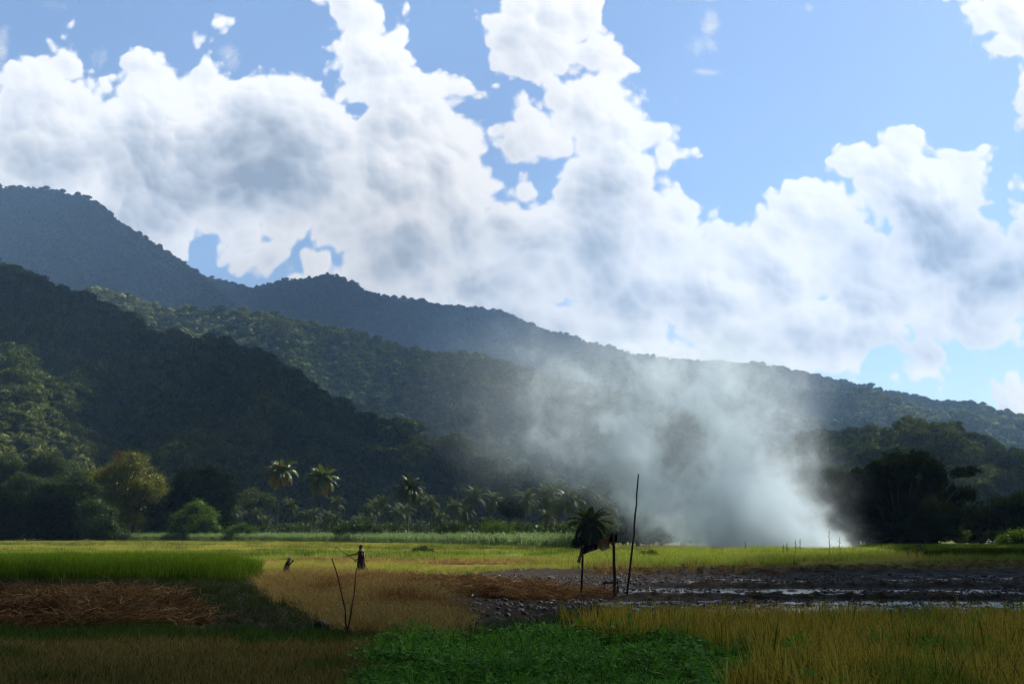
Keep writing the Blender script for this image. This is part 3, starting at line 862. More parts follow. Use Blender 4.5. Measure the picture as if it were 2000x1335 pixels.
def spread(name, P, spacing, protos, label, cat, smin=.7, smax=1.25, tilt=.08, lift=0.0, keep=1.0, patch=None, tall=None, hnoise=None, avoid=()):
    if isinstance(P, tuple): x, y = P
    else: x, y = area_pts(P, spacing, keep=keep, patch=patch)
    for A_ in avoid:
        k_in = ~inpoly(x, y, A_); x = x[k_in]; y = y[k_in]
    z = ground_h(x, y) + lift
    n_ = len(x)
    s_ = rng.uniform(smin, smax, n_)
    if hnoise: s_ *= 1 + (fbm(x * hnoise[0], y * hnoise[0], 3) - .5) * hnoise[1]
    sc = np.stack([s_, s_, s_ * (tall if tall is not None else 1)], 1)
    rot = np.stack([rng.normal(0, tilt, n_), rng.normal(0, tilt, n_), rng.uniform(0, 6.28, n_)], 1)
    return scatter(name, np.stack([x, y, z], 1), rot, sc, protos, label, cat)

M['ripe'] = leaf_mat('ripe_rice', (.44, .36, .07), (.54, .40, .10), .35, .7, 0, .8, c3=(.17, .24, .04))
M['straw'] = leaf_mat('straw', (.21, .12, .06), (.36, .23, .12), .15, .6, .0, 1.5, c3=(.13, .07, .04))
M['stubble'] = leaf_mat('stubble', (.19, .17, .05), (.34, .25, .11), .25, .75, 0, 1.2, c3=(.12, .15, .04))
M['dry'] = leaf_mat('dry_grass', (.32, .23, .10), (.52, .39, .19), .35, .7, 0, .6, c3=(.24, .13, .07))
M['herb'] = leaf_mat('herb_leaf', (.075, .22, .03), (.17, .38, .05), .3, .6, .015, 1.5)
M['strip'] = leaf_mat('strip_grass', (.05, .11, .025), (.10, .18, .045), .3, .6, 0, .8, c3=(.15, .12, .05))
M['weed'] = leaf_mat('weed', (.03, .055, .012), (.06, .08, .02), .25, .4, .02, 1.0)
M['rice'] = leaf_mat('young_rice', (.06, .13, .012), (.14, .21, .025), .4, .6, 0, .5)
M['darkrice'] = leaf_mat('deep_rice', (.025, .06, .010), (.05, .09, .015), .3, .5, 0, .5)
M['field'] = leaf_mat('field_grass', (.36, .37, .10), (.54, .48, .15), .45, .5, 0, .12, c3=(.22, .30, .08))
M['field_green'] = leaf_mat('field_green_grass', (.18, .28, .06), (.34, .40, .10), .45, .55, 0, .12, c3=(.36, .28, .13))
M['maize'] = leaf_mat('maize_leaf', (.10, .18, .05), (.20, .29, .09), .4, .5, .03, .3)

ripe = [tuft('rice_tuft', M['ripe'], 60 + i, 22, .66, .18, .022, .17, .6, 4, heads=.1) for i in range(4)]
ripe_poly = poly((1120,1254),(1180,1232),(1300,1226),(1500,1228),(2150,1228),(2150,1480),(1560,1480),(1500,1330),(1440,1290),(1340,1262),(1200,1262))
spread('ripe_rice', ripe_poly, .17, ripe, 'golden ripe rice standing in the near right corner of the field', 'rice', .6, 1.12, hnoise=(.5, .5))
herbs = [herb('herb_tuft', M['herb'], 70 + i, 75, .22, .26, .075) for i in range(4)]
sgb = tuft('weed_blades', M['herb'], 79, 12, .4, .2, .016, .4, .8, 4)
herb_poly = poly((748,1262),(800,1246),(900,1252),(1000,1246),(1060,1238),(1200,1240),(1330,1250),(1440,1272),(1560,1308),(1640,1335),(1700,1480),(700,1480))
spread('ground_cover', herb_poly, .19, herbs, 'low bright green leafy weeds covering the ground at bottom centre', 'weeds', .5, 1.5, hnoise=(.45, 1.4))
spread('grass_blades', herb_poly, .5, [sgb], 'green grass blades sticking out of the low leafy weeds', 'grass', .6, 1.5)
spread('weeds', ripe_poly, .8, [sgb, herbs[1]], 'green weeds growing up through the ripe rice', 'weeds', .9, 2.4)
stub = [tuft('stubble_tuft', M['stubble'], 80 + i, 16, .24, .16, .014, .5, .5, 2) for i in range(3)]
spread('stubble', poly((-300,1258),(300,1258),(740,1256),(770,1480),(-300,1480)), .15, stub, 'brown rice stubble in the bottom left corner', 'stubble', .6, 1.3, hnoise=(.4, .6))
sg = [tuft('short_grass', M['strip'], 85 + i, 34, .24, .18, .011, .35, .5, 3) for i in range(3)]
spread('grass', poly((-300,1226),(200,1228),(560,1236),(740,1238),(750,1262),(500,1262),(-300,1256)), .2, sg, 'strip of short green grass in front of the straw heap', 'grass', .6, 1.2)
weeds = [herb('weed_tuft', M['weed'], 90 + i, 60, .28, .25, .07) for i in range(2)] + [tuft('weed_blades', M['weed'], 93, 30, .35, .2, .012, .4, .5, 3)]
spread('weeds', poly((-300,1133),(500,1134),(560,1170),(640,1225),(760,1262),(560,1245),(420,1235),(420,1205),(300,1180),(240,1155),(-300,1152)), .34, weeds, 'dark low weeds on bare soil left of the dry grass', 'weeds', .5, 1.1, keep=.8)
spread('weeds', poly((850,1235),(1040,1215),(1180,1185),(1240,1215),(1060,1250),(900,1262)), .3, weeds, 'dark weeds at the edge of the bare soil in the centre', 'weeds', .5, 1.2, keep=.7)
straws = [straw_clump('straw_clump', M['straw'], 100 + i, 75, .55, .55, .13) for i in range(4)]
spread('straw', poly((-300,1152),(40,1158),(240,1160),(290,1182),(400,1214),(350,1230),(-300,1234)), .26, straws, 'reddish rice straw heaped on the ground at left', 'straw', .7, 1.3, tilt=.25, lift=.02)
spread('straw', poly((760,1128),(850,1130),(980,1138),(1080,1150),(1180,1156),(1100,1168),(900,1166),(800,1158),(740,1140)), .34, straws, 'cut straw lying on the mud beside the dry grass', 'straw', .7, 1.3, tilt=.2, lift=.04)
rgreen = tuft('green_tuft', M['strip'], 118, 22, .4, .2, .014, .4, .6, 3)
drys = [tuft('dry_tuft', M['dry'], 110 + i, 34, .5, .26, .013, .45, .8, 3, heads=.5) for i in range(4)]
spread('dry_grass', poly((505,1140),(640,1136),(745,1138),(770,1146),(800,1160),(860,1185),(905,1240),(900,1262),(840,1252),(760,1248),(690,1246),(630,1225),(580,1192),(540,1165),(500,1140)), .24, drys, 'golden brown dry grass around the two thin crossed sticks', 'grass', .55, 1.2, hnoise=(.32, 1.5))
spread('weeds', poly((505,1140),(640,1136),(800,1160),(905,1240),(840,1252),(630,1225),(540,1165)), .6, [weeds[2], rgreen], 'green and dark tufts growing through the dry grass', 'weeds', .5, 1.3, patch=(.5, .5))
spread('dry_grass', poly((500,1114),(640,1116),(745,1118),(775,1138),(745,1142),(640,1140),(505,1144)), .26, drys, 'short dry grass around the feet of the two people', 'grass', .25, .5)
rices = [tuft('green_rice', M['rice'], 120 + i, 36, .8, .28, .022, .16, .5, 3) for i in range(3)]
spread('young_rice', poly((-400,1134),(200,1131),(484,1135),(490,1128),(470,1105),(440,1098),(-400,1098)), .3, rices, 'dense block of green rice on the left with a sunlit top', 'rice', .72, 1.18, hnoise=(.3, .55))
spread('weeds', poly((380,1137),(500,1137),(510,1106),(478,1100),(470,1125)), .35, [rgreen, rices[0]], 'ragged green weeds at the right end of the rice block', 'weeds', .5, 1.0)
FG = [tuft('field_tuft', M['field'], 130 + i, 60, .42, .8, .02, .35, .4, 2) for i in range(3)]
FGG = [tuft('field_green_tuft', M['field_green'], 134 + i, 60, .42, .8, .02, .35, .4, 2) for i in range(3)]
spread('field_grass', [(-190,150),(-190,262),(-100,262),(-40,250),(5,190),(22,136),(10,118),(-20,120),(-60,128),(-150,150)], .85, FG, 'yellow green grass at the far side of the field before the maize', 'grass', .6, 1.2, hnoise=(.1, .8))
spread('field_grass', [(-120,80),(-190,150),(-60,128),(-20,120),(10,118),(24,136),(40,130),(60,100),(44,86),(14,80),(10,72),(-8,76),(-14,84),(-32,84)], .6, FGG, 'bright green grass in the middle of the sunlit field', 'grass', .4, 1.2, hnoise=(.18, 1.2), patch=(.09, .40), avoid=[STRIP])
spread('field_grass', poly((500,1104),(560,1097),(760,1100),(900,1110),(1160,1104),(1150,1112),(900,1120),(750,1122),(500,1124)), .42, [drys[0], FG[0], FGG[1]], 'pale short grass at the feet of the digging person', 'grass', .35, .7)
spread('straw', STRIP, .6, [drys[2], straws[2]], 'pale cut straw in a long strip across the sunlit field', 'straw', .5, 1.0, tilt=.15, keep=.75)
spread('bund_grass', [(xat(-100,148),148),(xat(560,150),150),(xat(1120,118),118),(xat(1120,115),115),(xat(560,145),145),(xat(-100,143),143)], .6, [weeds[2], drys[3], FGG[2]], 'darker line of rough growth across the sunlit field', 'grass', .6, 1.1, keep=.8)
dkt = [tuft('dark_tuft', M['strip'], 138, 50, .5, .7, .02, .4, .5, 2)]  # dark leaf colour stands in for strips of shadow in the grass
spread('field_grass', [(-190,150),(-190,255),(-100,255),(-40,245),(5,185),(20,136),(40,128),(60,100),(44,88),(-32,88),(-120,84)], 1.3, dkt, 'darker green tussocks coloured as shadow strips through the sunlit field', 'grass', .6, 1.6, patch=(.11, .55))
rg = [tuft('bank_tuft', M['field_green'], 140 + i, 60, .5, .45, .016, .35, .5, 3) for i in range(3)]
spread('bank_grass', [(xat(1130,62),62),(xat(1130,70),70),(xat(1150,130),130),(xat(1700,136),136),(xat(2100,120),120),(xat(2100,80),80),(xat(1700,80),80),(xat(1300,68),68)], .55, rg, 'green tussocky grass on the bank in front of the smoke', 'grass', .5, 1.3, hnoise=(.25, 1.5), patch=(.15, .42))
spread('dry_grass', [(xat(1130,62),62),(xat(1150,128),128),(xat(1700,134),134),(xat(2100,118),118),(xat(2100,80),80),(xat(1700,80),80),(xat(1300,68),68)], .8, [drys[1], weeds[2], rg[0]], 'rough patches of brown and dark grass on the bank in front of the smoke', 'grass', .6, 1.6, patch=(.22, .54))
dr = [tuft('deep_rice', M['darkrice'], 150 + i, 70, .8, .4, .018, .15, .4, 3) for i in range(2)]
spread('young_rice', [(xat(1790,86),86),(xat(1700,125),125),(xat(1640,150),150),(xat(2150,150),150),(xat(2150,84),84)], .42, dr, 'dark green rice under the black trees on the right', 'rice', .8, 1.1)
spread('bund_grass', [(xat(1160,58),58),(xat(1100,66),66),(xat(1300,70),70),(xat(2100,82),82),(xat(2100,73),73),(xat(1500,60),60)], .6, [drys[1], weeds[2], straws[0]], 'mixed dry and green growth along the mud bank on the right', 'grass', .4, .9, keep=.75)
spread('bund_grass', [(xat(1300,46),45.4),(xat(2150,46),45.4),(xat(2150,47),47.6),(xat(1300,47),47.6)], .4, [weeds[0], weeds[2], straws[1]], 'low growth on the second narrow mud bank behind the ripe rice', 'grass', .2, .5, keep=.9)
spread('bund_grass', [(xat(1240,38),37.4),(xat(2150,38),37.4),(xat(2150,39),39),(xat(1240,39),39)], .35, [weeds[0], weeds[2], straws[1]], 'low dark growth on the narrow mud bank behind the ripe rice', 'grass', .2, .5, keep=.9)

# clods of ploughed mud
def off_bunds(P, sp):
    x, y = area_pts(P, sp, keep=.7)
    ok = (np.abs(y - 38.2) > 1.1) & (np.abs(y - 46.5) > 1.3) & (y < 59) & (fbm(x * .35, y * .9, 3) > .47)
    return x[ok], y[ok]
m = plain_mat('wet_clod', (.04, .028, .020), (.075, .055, .042), .4, 6, .5, spec=.4)
clods = []
for i in range(4):
    V, F = lump(.12, 200 + i, 2, .5, 1.8); V[:, 2] *= .6
    mb = MB(); mb.add(V, F); clods.append(proto('mud_clod', mb.mesh('mud_clod', m)))
spread('mud_clods', off_bunds(MUD, .24), 0, clods, 'dark wet clods of ploughed mud in the flooded plot', 'mud', .2, .7, tilt=.5, lift=.0)
spread('mud_clods', SOIL, .4, clods, 'dark clods of bare soil in the centre', 'soil', .3, .9, tilt=.5, keep=.5, lift=.01)

# maize: plants with arching leaves, six to a patch
def maize_patch(seed):
    r = np.random.default_rng(seed); mb = MB()
    for k in range(6):
        bx, by = r.uniform(-.7, .7, 2); h = r.uniform(1.7, 2.5)
        mb.tube([(bx, by, 0), (bx + r.normal() * .06, by, h)], [.02, .008], 3)
        for q in range(10):
            z = h * (.15 + .8 * q / 10); az = r.uniform(0, 6.28); L_ = r.uniform(.6, .95) * (1 - .3 * q / 10)
            t = np.linspace(0, 1, 5); w = .05 * np.sin(math.pi * (t * .85 + .12))
            px_ = bx + np.cos(az) * L_ * t * .75; py_ = by + np.sin(az) * L_ * t * .75; pz = z + L_ * (t * 1.0 - 1.15 * t ** 2)
            nx, ny = -np.sin(az), np.cos(az)
            A = np.stack([px_ + nx * w, py_ + ny * w, pz], 1); B = np.stack([px_ - nx * w, py_ - ny * w, pz], 1)
            V = np.stack([A, B], 1).reshape(-1, 3); i_ = np.arange(4) * 2
            mb.add(V, np.stack([i_, i_ + 1, i_ + 3, i_ + 2], 1))
        mb.tube([(bx, by, h), (bx + .02, by, h + .25)], [.012, .006], 3)
    return proto('maize_patch', mb.mesh('maize_patch', M['maize']))
mz = [maize_patch(160 + i) for i in range(3)]
def edge(px): return float(np.interp(px, [230, 330, 500, 800, 1000, 1130, 1300], [285, 276, 262, 197, 152, 134, 132]))
E1 = [(xat(p, edge(p)), edge(p)) for p in (235, 330, 500, 650, 800, 900, 1000, 1080, 1135)]
E2 = [(xat(p, edge(p) + 24), edge(p) + 24) for p in (1120, 1000, 900, 800, 650, 500, 330, 260)]
spread('maize', E1 + E2, 1.0, mz, 'belt of tall green maize along the far edge of the field', 'maize', .8, 1.15)

# ------------------------------------------------------------ trees
def P3(px, py, dist):
    d = ray(px, py); return np.array((d[0] / d[1] * dist, dist, CAM_H + d[2] / d[1] * dist))
def tree(name, label, base, dist, lobes, mat, cat='tree', group=None, leaf=.34, dens=7, tr=.45, seed=1, flat=.85, core=.5, fork=.35, depth=.5):
    """lobes: where the masses of the crown stand (column, row, radius in the photograph's units at this distance)"""
    r = np.random.default_rng(seed)
    k = dist / 1944.0
    b = P3(base[0], base[1], dist); b[2] = float(ground_h(b[0], b[1])) - .05
    root = empty(name, tuple(b))
    props(root, label, cat, group)
    L3 = []
    cx = np.mean([l[0] for l in lobes]); spread_ = (max(l[0] for l in lobes) - min(l[0] for l in lobes)) * k * .5
    for (lx, ly, lr) in lobes:
        p = P3(lx, ly, dist) - b
        off = abs(lx - cx) * k / max(spread_, .1)
        p[1] += r.uniform(-1, 1) * spread_ * depth * math.sqrt(max(0, 1 - min(off, 1) ** 2))
        L3.append((p[0], p[1], p[2], lr * k))
    # a few extra masses behind for depth
    for l in list(L3)[::2]:
        L3.append((l[0] + r.uniform(-.5, .5) * l[3], l[1] + r.choice([-1, 1]) * spread_ * .5, l[2] - l[3] * .3, l[3] * .85))
    V, F = lobes_to_leaves(L3, dens, leaf, r, flat=flat)
    crown = MB(); crown.add(V, F)
    if core:
        for q, l in enumerate(L3):
            cv, cf = lump(l[3] * core, seed * 7 + q, 3, .5, 2.2); crown.add(cv * np.array((1, 1, flat)) + np.array(l[:3]), cf)
    crown.obj('crown', mat, root)
    t = MB()
    top = np.mean([l[:3] for l in L3], axis=0)
    hf = top[2] * fork
    t.tube([(0, 0, -.3), (tr * .1, 0, hf * .5), (top[0] * .2, top[1] * .2, hf)], [tr * 1.25, tr * .9, tr * .75], 8)
    st = np.array((top[0] * .2, top[1] * .2, hf * .97))
    for l in L3:
        e = np.array(l[:3]); mid = st + (e - st) * .5 + np.array((0, 0, -.08 * np.linalg.norm(e - st))) + r.normal(0, .15, 3)
        t.tube([st, mid, e + r.normal(0, .1, 3)], [tr * .45, tr * .28, tr * .07], 5)
    t.obj('trunk', M['bark'], root)
    return root

tree('broadleaf_tree', 'tall yellow green tree with a wide crown, biggest of the left edge of the field', (258,1055), 285,
     [(250,905,24),(275,902,20),(225,915,22),(205,935,20),(240,930,30),(285,925,26),(303,942,18),(192,925,10),(260,950,32),(215,960,24),(292,958,22),(235,985,26),(262,990,24),(245,1015,20),(268,1015,14)],
     M['yellow_leaf'], seed=2, leaf=.5, dens=3, core=False, fork=.5)
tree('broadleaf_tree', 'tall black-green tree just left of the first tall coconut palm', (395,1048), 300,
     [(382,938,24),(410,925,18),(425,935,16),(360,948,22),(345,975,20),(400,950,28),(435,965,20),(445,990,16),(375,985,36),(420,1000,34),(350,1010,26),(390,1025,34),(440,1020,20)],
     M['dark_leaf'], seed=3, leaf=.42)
tree('small_tree', 'small bright green tree in front of the black-green tree', (385,1050), 278,
     [(385,985,14),(372,998,16),(398,1000,14),(360,1015,18),(385,1018,24),(412,1018,18),(345,1032,14),(425,1034,14),(385,1038,20)], M['bright_leaf'], seed=4, tr=.2, fork=.2)
tree('leafy_bush', 'glossy dark green bush at the foot of the yellow green tree', (200,1056), 270,
     [(185,985,20),(205,1000,24),(180,1010,24),(215,1025,22),(185,1035,26),(170,1025,18),(222,1040,14)], M['mid_leaf'], 'bush', seed=5, tr=.2, fork=.15)
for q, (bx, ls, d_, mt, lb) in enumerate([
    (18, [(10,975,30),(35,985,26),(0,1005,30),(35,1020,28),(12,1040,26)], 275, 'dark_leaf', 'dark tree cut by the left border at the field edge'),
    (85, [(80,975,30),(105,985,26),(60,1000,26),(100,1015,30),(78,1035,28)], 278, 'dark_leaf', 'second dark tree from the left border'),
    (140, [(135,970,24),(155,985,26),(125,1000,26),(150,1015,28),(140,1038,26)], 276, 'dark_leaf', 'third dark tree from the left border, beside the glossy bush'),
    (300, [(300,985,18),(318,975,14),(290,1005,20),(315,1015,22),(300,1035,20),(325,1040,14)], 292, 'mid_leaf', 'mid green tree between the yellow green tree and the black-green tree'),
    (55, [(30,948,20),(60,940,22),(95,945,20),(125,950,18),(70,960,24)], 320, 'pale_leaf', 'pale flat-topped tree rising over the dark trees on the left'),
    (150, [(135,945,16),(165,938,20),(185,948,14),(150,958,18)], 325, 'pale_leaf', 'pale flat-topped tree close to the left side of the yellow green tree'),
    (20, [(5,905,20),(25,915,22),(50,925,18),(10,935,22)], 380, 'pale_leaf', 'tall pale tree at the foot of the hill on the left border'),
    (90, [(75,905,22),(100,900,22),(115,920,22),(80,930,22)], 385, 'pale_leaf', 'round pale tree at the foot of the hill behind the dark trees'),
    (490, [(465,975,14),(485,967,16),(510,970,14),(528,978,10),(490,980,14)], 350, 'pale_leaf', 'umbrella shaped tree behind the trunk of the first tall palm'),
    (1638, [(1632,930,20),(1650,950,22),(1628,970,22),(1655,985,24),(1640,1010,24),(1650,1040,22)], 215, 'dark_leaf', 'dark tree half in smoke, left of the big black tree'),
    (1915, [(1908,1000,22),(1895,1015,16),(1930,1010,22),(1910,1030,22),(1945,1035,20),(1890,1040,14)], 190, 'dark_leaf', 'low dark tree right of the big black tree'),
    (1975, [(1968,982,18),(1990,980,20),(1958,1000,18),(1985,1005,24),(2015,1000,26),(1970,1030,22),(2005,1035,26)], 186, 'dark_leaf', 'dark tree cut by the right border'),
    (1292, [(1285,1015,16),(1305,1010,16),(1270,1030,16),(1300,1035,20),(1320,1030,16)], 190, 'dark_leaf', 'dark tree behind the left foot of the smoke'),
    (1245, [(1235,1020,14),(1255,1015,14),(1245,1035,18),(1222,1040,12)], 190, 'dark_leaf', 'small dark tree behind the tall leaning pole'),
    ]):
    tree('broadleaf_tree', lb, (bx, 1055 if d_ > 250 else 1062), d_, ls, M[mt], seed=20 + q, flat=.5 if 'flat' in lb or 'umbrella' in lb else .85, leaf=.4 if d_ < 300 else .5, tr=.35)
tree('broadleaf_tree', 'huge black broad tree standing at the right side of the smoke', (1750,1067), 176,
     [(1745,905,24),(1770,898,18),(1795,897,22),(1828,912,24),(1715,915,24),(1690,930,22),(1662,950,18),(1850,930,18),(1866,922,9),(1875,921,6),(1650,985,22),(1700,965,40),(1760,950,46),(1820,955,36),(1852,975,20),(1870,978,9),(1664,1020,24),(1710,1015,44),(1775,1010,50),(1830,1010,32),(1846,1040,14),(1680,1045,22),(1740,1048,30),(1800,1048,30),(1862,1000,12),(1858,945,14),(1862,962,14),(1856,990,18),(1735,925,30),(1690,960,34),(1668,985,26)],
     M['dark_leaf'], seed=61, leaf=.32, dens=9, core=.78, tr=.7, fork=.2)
tree('broadleaf_tree', 'tall tree standing veiled inside the smoke', (1335,1062), 185,
     [(1322,822,14),(1340,815,12),(1310,835,16),(1355,838,14),(1378,858,14),(1390,885,10),(1295,855,18),(1335,860,24),(1365,885,22),(1290,885,20),(1325,900,28),(1368,915,22),(1285,915,14),(1330,940,28),(1360,950,20),(1310,965,18),(1345,985,18)],
     M['dark_leaf'], seed=62, leaf=.34, dens=6, core=False, tr=.5, fork=.45)
tree('small_tree', 'small round tree on a thin trunk, behind the maize right of the tall palm', (992,1042), 215,
     [(995,985,14),(983,990,11),(1008,992,11),(995,1000,13),(1015,1000,7)], M['dark_leaf'], seed=63, tr=.16, fork=.7, leaf=.3, dens=12)
for q, (bx, by, ls, d_, mt, lb) in enumerate([
    (700, 1045, [(660,1034,9),(680,1030,11),(700,1026,12),(722,1028,12),(742,1034,9),(700,1038,10)], 225, 'mid_leaf', 'long low green bush behind the maize above the digging person'),
    (880, 1048, [(868,1034,10),(884,1030,12),(898,1036,9)], 195, 'mid_leaf', 'round bush behind the maize right of the third tall palm'),
    (972, 1052, [(955,1036,11),(972,1030,13),(990,1036,11),(974,1042,12)], 175, 'bright_leaf', 'yellowish bush under the small round tree'),
    (475, 1048, [(455,1036,11),(475,1030,12),(495,1036,10)], 268, 'bright_leaf', 'bright bush at the left end of the palm grove'),
    (1275, 1065, [(1262,1048,9),(1280,1042,10),(1295,1050,8)], 150, 'mid_leaf', 'bush at the left foot of the smoke'),
    (1985, 1062, [(1965,1054,9),(1985,1048,11),(2005,1046,12),(1985,1058,10)], 150, 'bright_leaf', 'bright green bush under the dark tree at the right border'),
    (1265, 1088, [(1256,1084,6),(1268,1082,7),(1279,1086,5)], 92, 'mid_leaf', 'small dark bush on the grass right of the tall leaning pole'),
    (1156, 1076, [(1134,1060,7),(1146,1058,9),(1160,1060,9),(1174,1063,7),(1150,1067,8),(1166,1068,8)], 124, 'dark_leaf', 'black bush around the foot of the short dark palm'),
    (825, 1082, [(812,1078,6),(826,1074,8),(840,1079,6)], 105, 'mid_leaf', 'grassy tussock bush right of the digging person'),
    ]):
    tree('low_bush', lb, (bx, by), d_, ls, M[mt], 'bush', seed=80 + q, tr=.1, fork=.15, leaf=.3 if d_ > 120 else .14, dens=12 if d_ > 120 else 50)

# ------------------------------------------------------------ coconut palms
def frond_geo(az, el, L, droop, r, nleaf=26, wleaf=.13, out=None, leafl=.26):
    t = np.linspace(0, 1, 9)
    # the rib starts at angle el and bends down
    ang = np.maximum(el - droop * t ** 1.3, -1.38 - .1 * r.random())
    dx = np.cos(ang); dz = np.sin(ang)
    R_ = np.concatenate([[0], np.cumsum((dx[1:] + dx[:-1]) / 2)]) * L / 8; Z_ = np.concatenate([[0], np.cumsum((dz[1:] + dz[:-1]) / 2)]) * L / 8
    c, s = math.cos(az), math.sin(az)
    rib = np.stack([R_ * c, R_ * s, Z_], 1)
    out.tube(rib, np.linspace(.055, .012, 9) * L / 5, 4)
    u = np.linspace(.12, .99, nleaf)
    bx = np.interp(u, t, R_); bz = np.interp(u, t, Z_); a_ = np.interp(u, t, ang)
    ln = leafl * L * np.sin(math.pi * (u * .82 + .16)) ** .7
    sidev = np.array((-s, c, 0))
    fw = np.stack([np.cos(a_) * c, np.cos(a_) * s, np.sin(a_)], 1)
    upv = np.stack([-np.sin(a_) * c, -np.sin(a_) * s, np.cos(a_)], 1)
    base = np.stack([bx * c, bx * s, bz], 1)
    for sg_ in (-1, 1):
        dr = r.uniform(.25, .8, nleaf)[:, None]
        d = sidev * sg_ * .8 + fw * .55 + upv * .15
        d = d / np.linalg.norm(d, axis=1)[:, None]
        m1 = base + d * ln[:, None] * .5; tip = base + d * ln[:, None] * .9 + np.array((0, 0, -1)) * ln[:, None] * dr * .75
        w = fw * wleaf * L / 5
        V = np.stack([base - w * .6, base + w * .6, m1 + w, m1 - w, tip], 1).reshape(-1, 3)
        o_ = np.arange(nleaf) * 5
        out.add(V, np.stack([o_, o_ + 1, o_ + 2, o_ + 3], 1)); 
        out.add(V, np.stack([o_ + 3, o_ + 2, o_ + 4], 1))
def palm_meshes(seed, H, L, nf, mat, lean, tr=.2, nleaf=30, old=0):
    """trunk mesh, list of (frond mesh, material key), top point"""
    r = np.random.default_rng(seed)
    t = np.linspace(0, 1, 8)
    pts = np.stack([lean[0] * t ** 1.6, lean[1] * t ** 1.6, H * t - .3 * (1 - t)], 1)
    tb = MB(); tb.tube(pts, tr * (1.35 - .62 * np.minimum(t * 3, 1) - .12 * t), 8)
    top = pts[-1]
    fr = []
    for k in range(nf):
        az = k * 2.39996 + r.uniform(-.15, .15); f = k / max(nf - 1, 1)
        el = 1.25 - 1.75 * f + r.uniform(-.12, .12); droop = .75 + .75 * f + r.uniform(-.15, .25)
        mb = MB()
        frond_geo(az, el, L * r.uniform(.85, 1.08) * (.9 if f < .15 else 1), droop, r, nleaf, out=mb)
        fr.append((mb, 'palm_leaf_old' if k >= nf - old else mat))
    return tb, fr, top
def tall_palm(label, px, pbase, crown, dist, L, seed, mat='palm_leaf', nf=30, old=0, group=None, nuts=True, name='coconut_palm'):
    b = P3(px, pbase, dist); b[2] = float(ground_h(b[0], b[1]))
    tp = P3(crown[0], crown[1], dist)
    root = empty(name, tuple(b)); props(root, label, 'palm tree', group)
    H = tp[2] - b[2]
    tb, fr, top = palm_meshes(seed, H, L, nf, mat, (tp[0] - b[0], .6), old=old, tr=.22 if H > 8 else .16)
    tb.obj('trunk', M['palm_bark'], root)
    for mb, mk_ in fr:
        f = mb.obj('frond', M[mk_], root); f.location = tuple(top)
    if nuts:
        nb = MB()
        for q in range(9):
            V, F = lump(.16, q, 1, .1); a = q * .7
            nb.add(V + np.array((math.cos(a) * .4, math.sin(a) * .4, -.25 - .12 * (q % 3))), F)
        c = nb.obj('coconut_cluster', M['nut'], root); c.location = tuple(top)
    return root
M['nut'] = plain_mat('coconut_husk', (.16, .14, .03), (.09, .07, .02), .6)
tall_palm('tall coconut palm with hanging yellow fronds, first from the left', 539, 1043, (548,920), 290, 5.6, 11, nf=36, old=7)
tall_palm('tall coconut palm with a leaning trunk, second from the left', 604, 1043, (628,935), 285, 5.9, 12, nf=34, old=4)
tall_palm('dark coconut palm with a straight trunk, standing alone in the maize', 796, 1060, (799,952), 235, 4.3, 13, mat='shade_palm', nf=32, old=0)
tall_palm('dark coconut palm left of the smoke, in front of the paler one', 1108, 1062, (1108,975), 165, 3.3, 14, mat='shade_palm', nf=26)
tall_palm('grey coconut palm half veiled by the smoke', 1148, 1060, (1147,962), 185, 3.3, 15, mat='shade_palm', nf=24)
# short dark palm beside the shelter
def clump_palm(label, px, pb, dist, crown, L, seed, nf):
    return tall_palm(label, px, pb, crown, dist, L, seed, mat='dark_leaf', nf=nf, nuts=False, name='short_palm')
clump_palm('short dark palm with a thick skirt of fronds behind the cloth shelter', 1152, 1076, 122, (1152,1022), 3.1, 17, 30)

# the grove: five kinds, copied
protos_g = []
def palm_kind(kind, H, L, lean, nf):
    tb, fr, top = palm_meshes(300 + kind, H, L, nf, 'grove_leaf', lean, nleaf=18)
    cr = MB(); 
    for mb, _ in fr:
        for V in mb.V: pass
        off = cr.k
        for V in mb.V: cr.V.append(V + top)
        for F in mb.F4: cr.F4.append(F + off)
        for F in mb.F3: cr.F3.append(F + off)
        cr.k += mb.k
    root = empty('grove_palm'); tr_ = tb.obj('trunk', M['palm_bark'], root); c_ = cr.obj('crown', M['grove_leaf'], root)
    return root, tr_, c_
kinds = [palm_kind(i, H, L, ln, nf) for i, (H, L, ln, nf) in enumerate([(9, 4.6, (.8, .2), 20), (11, 4.8, (-.9, .3), 22), (7, 4.4, (.3, .3), 20), (12.5, 4.6, (1.4, 0), 20), (5, 4.4, (-.3, 0), 22)])]
spots = []
gx = [455,478,500,520,566,585,612,640,655,672,690,708,722,742,756,772,786,812,826,842,856,872,884,905,925,945,958,985,1022,1040,1056,1072,1090,1125,1170,1195,470,535,598,660,733,765,818,866,915,950,1030,1064,1182,1215]
gx = [g for q, g in enumerate(gx) if q % 4 != 1]
for i, x in enumerate(gx):
    d = float(np.interp(x, [450, 700, 900, 1100, 1220], [330, 290, 250, 205, 190])) + random.uniform(-8, 45) + (20 if i > 26 else 0)
    spots.append((x, d))
def sector(x):
    if x < 540: return 'left of the first tall palm'
    if x < 620: return 'between the two tallest palms'
    if x < 700: return 'right of the leaning tall palm'
    if x < 790: return 'left of the lone dark palm'
    if x < 870: return 'right of the lone dark palm'
    if x < 965: return 'above the middle of the maize belt'
    if x < 1100: return 'right of the small round tree'
    return 'at the left edge of the smoke'
used = set(); made = []
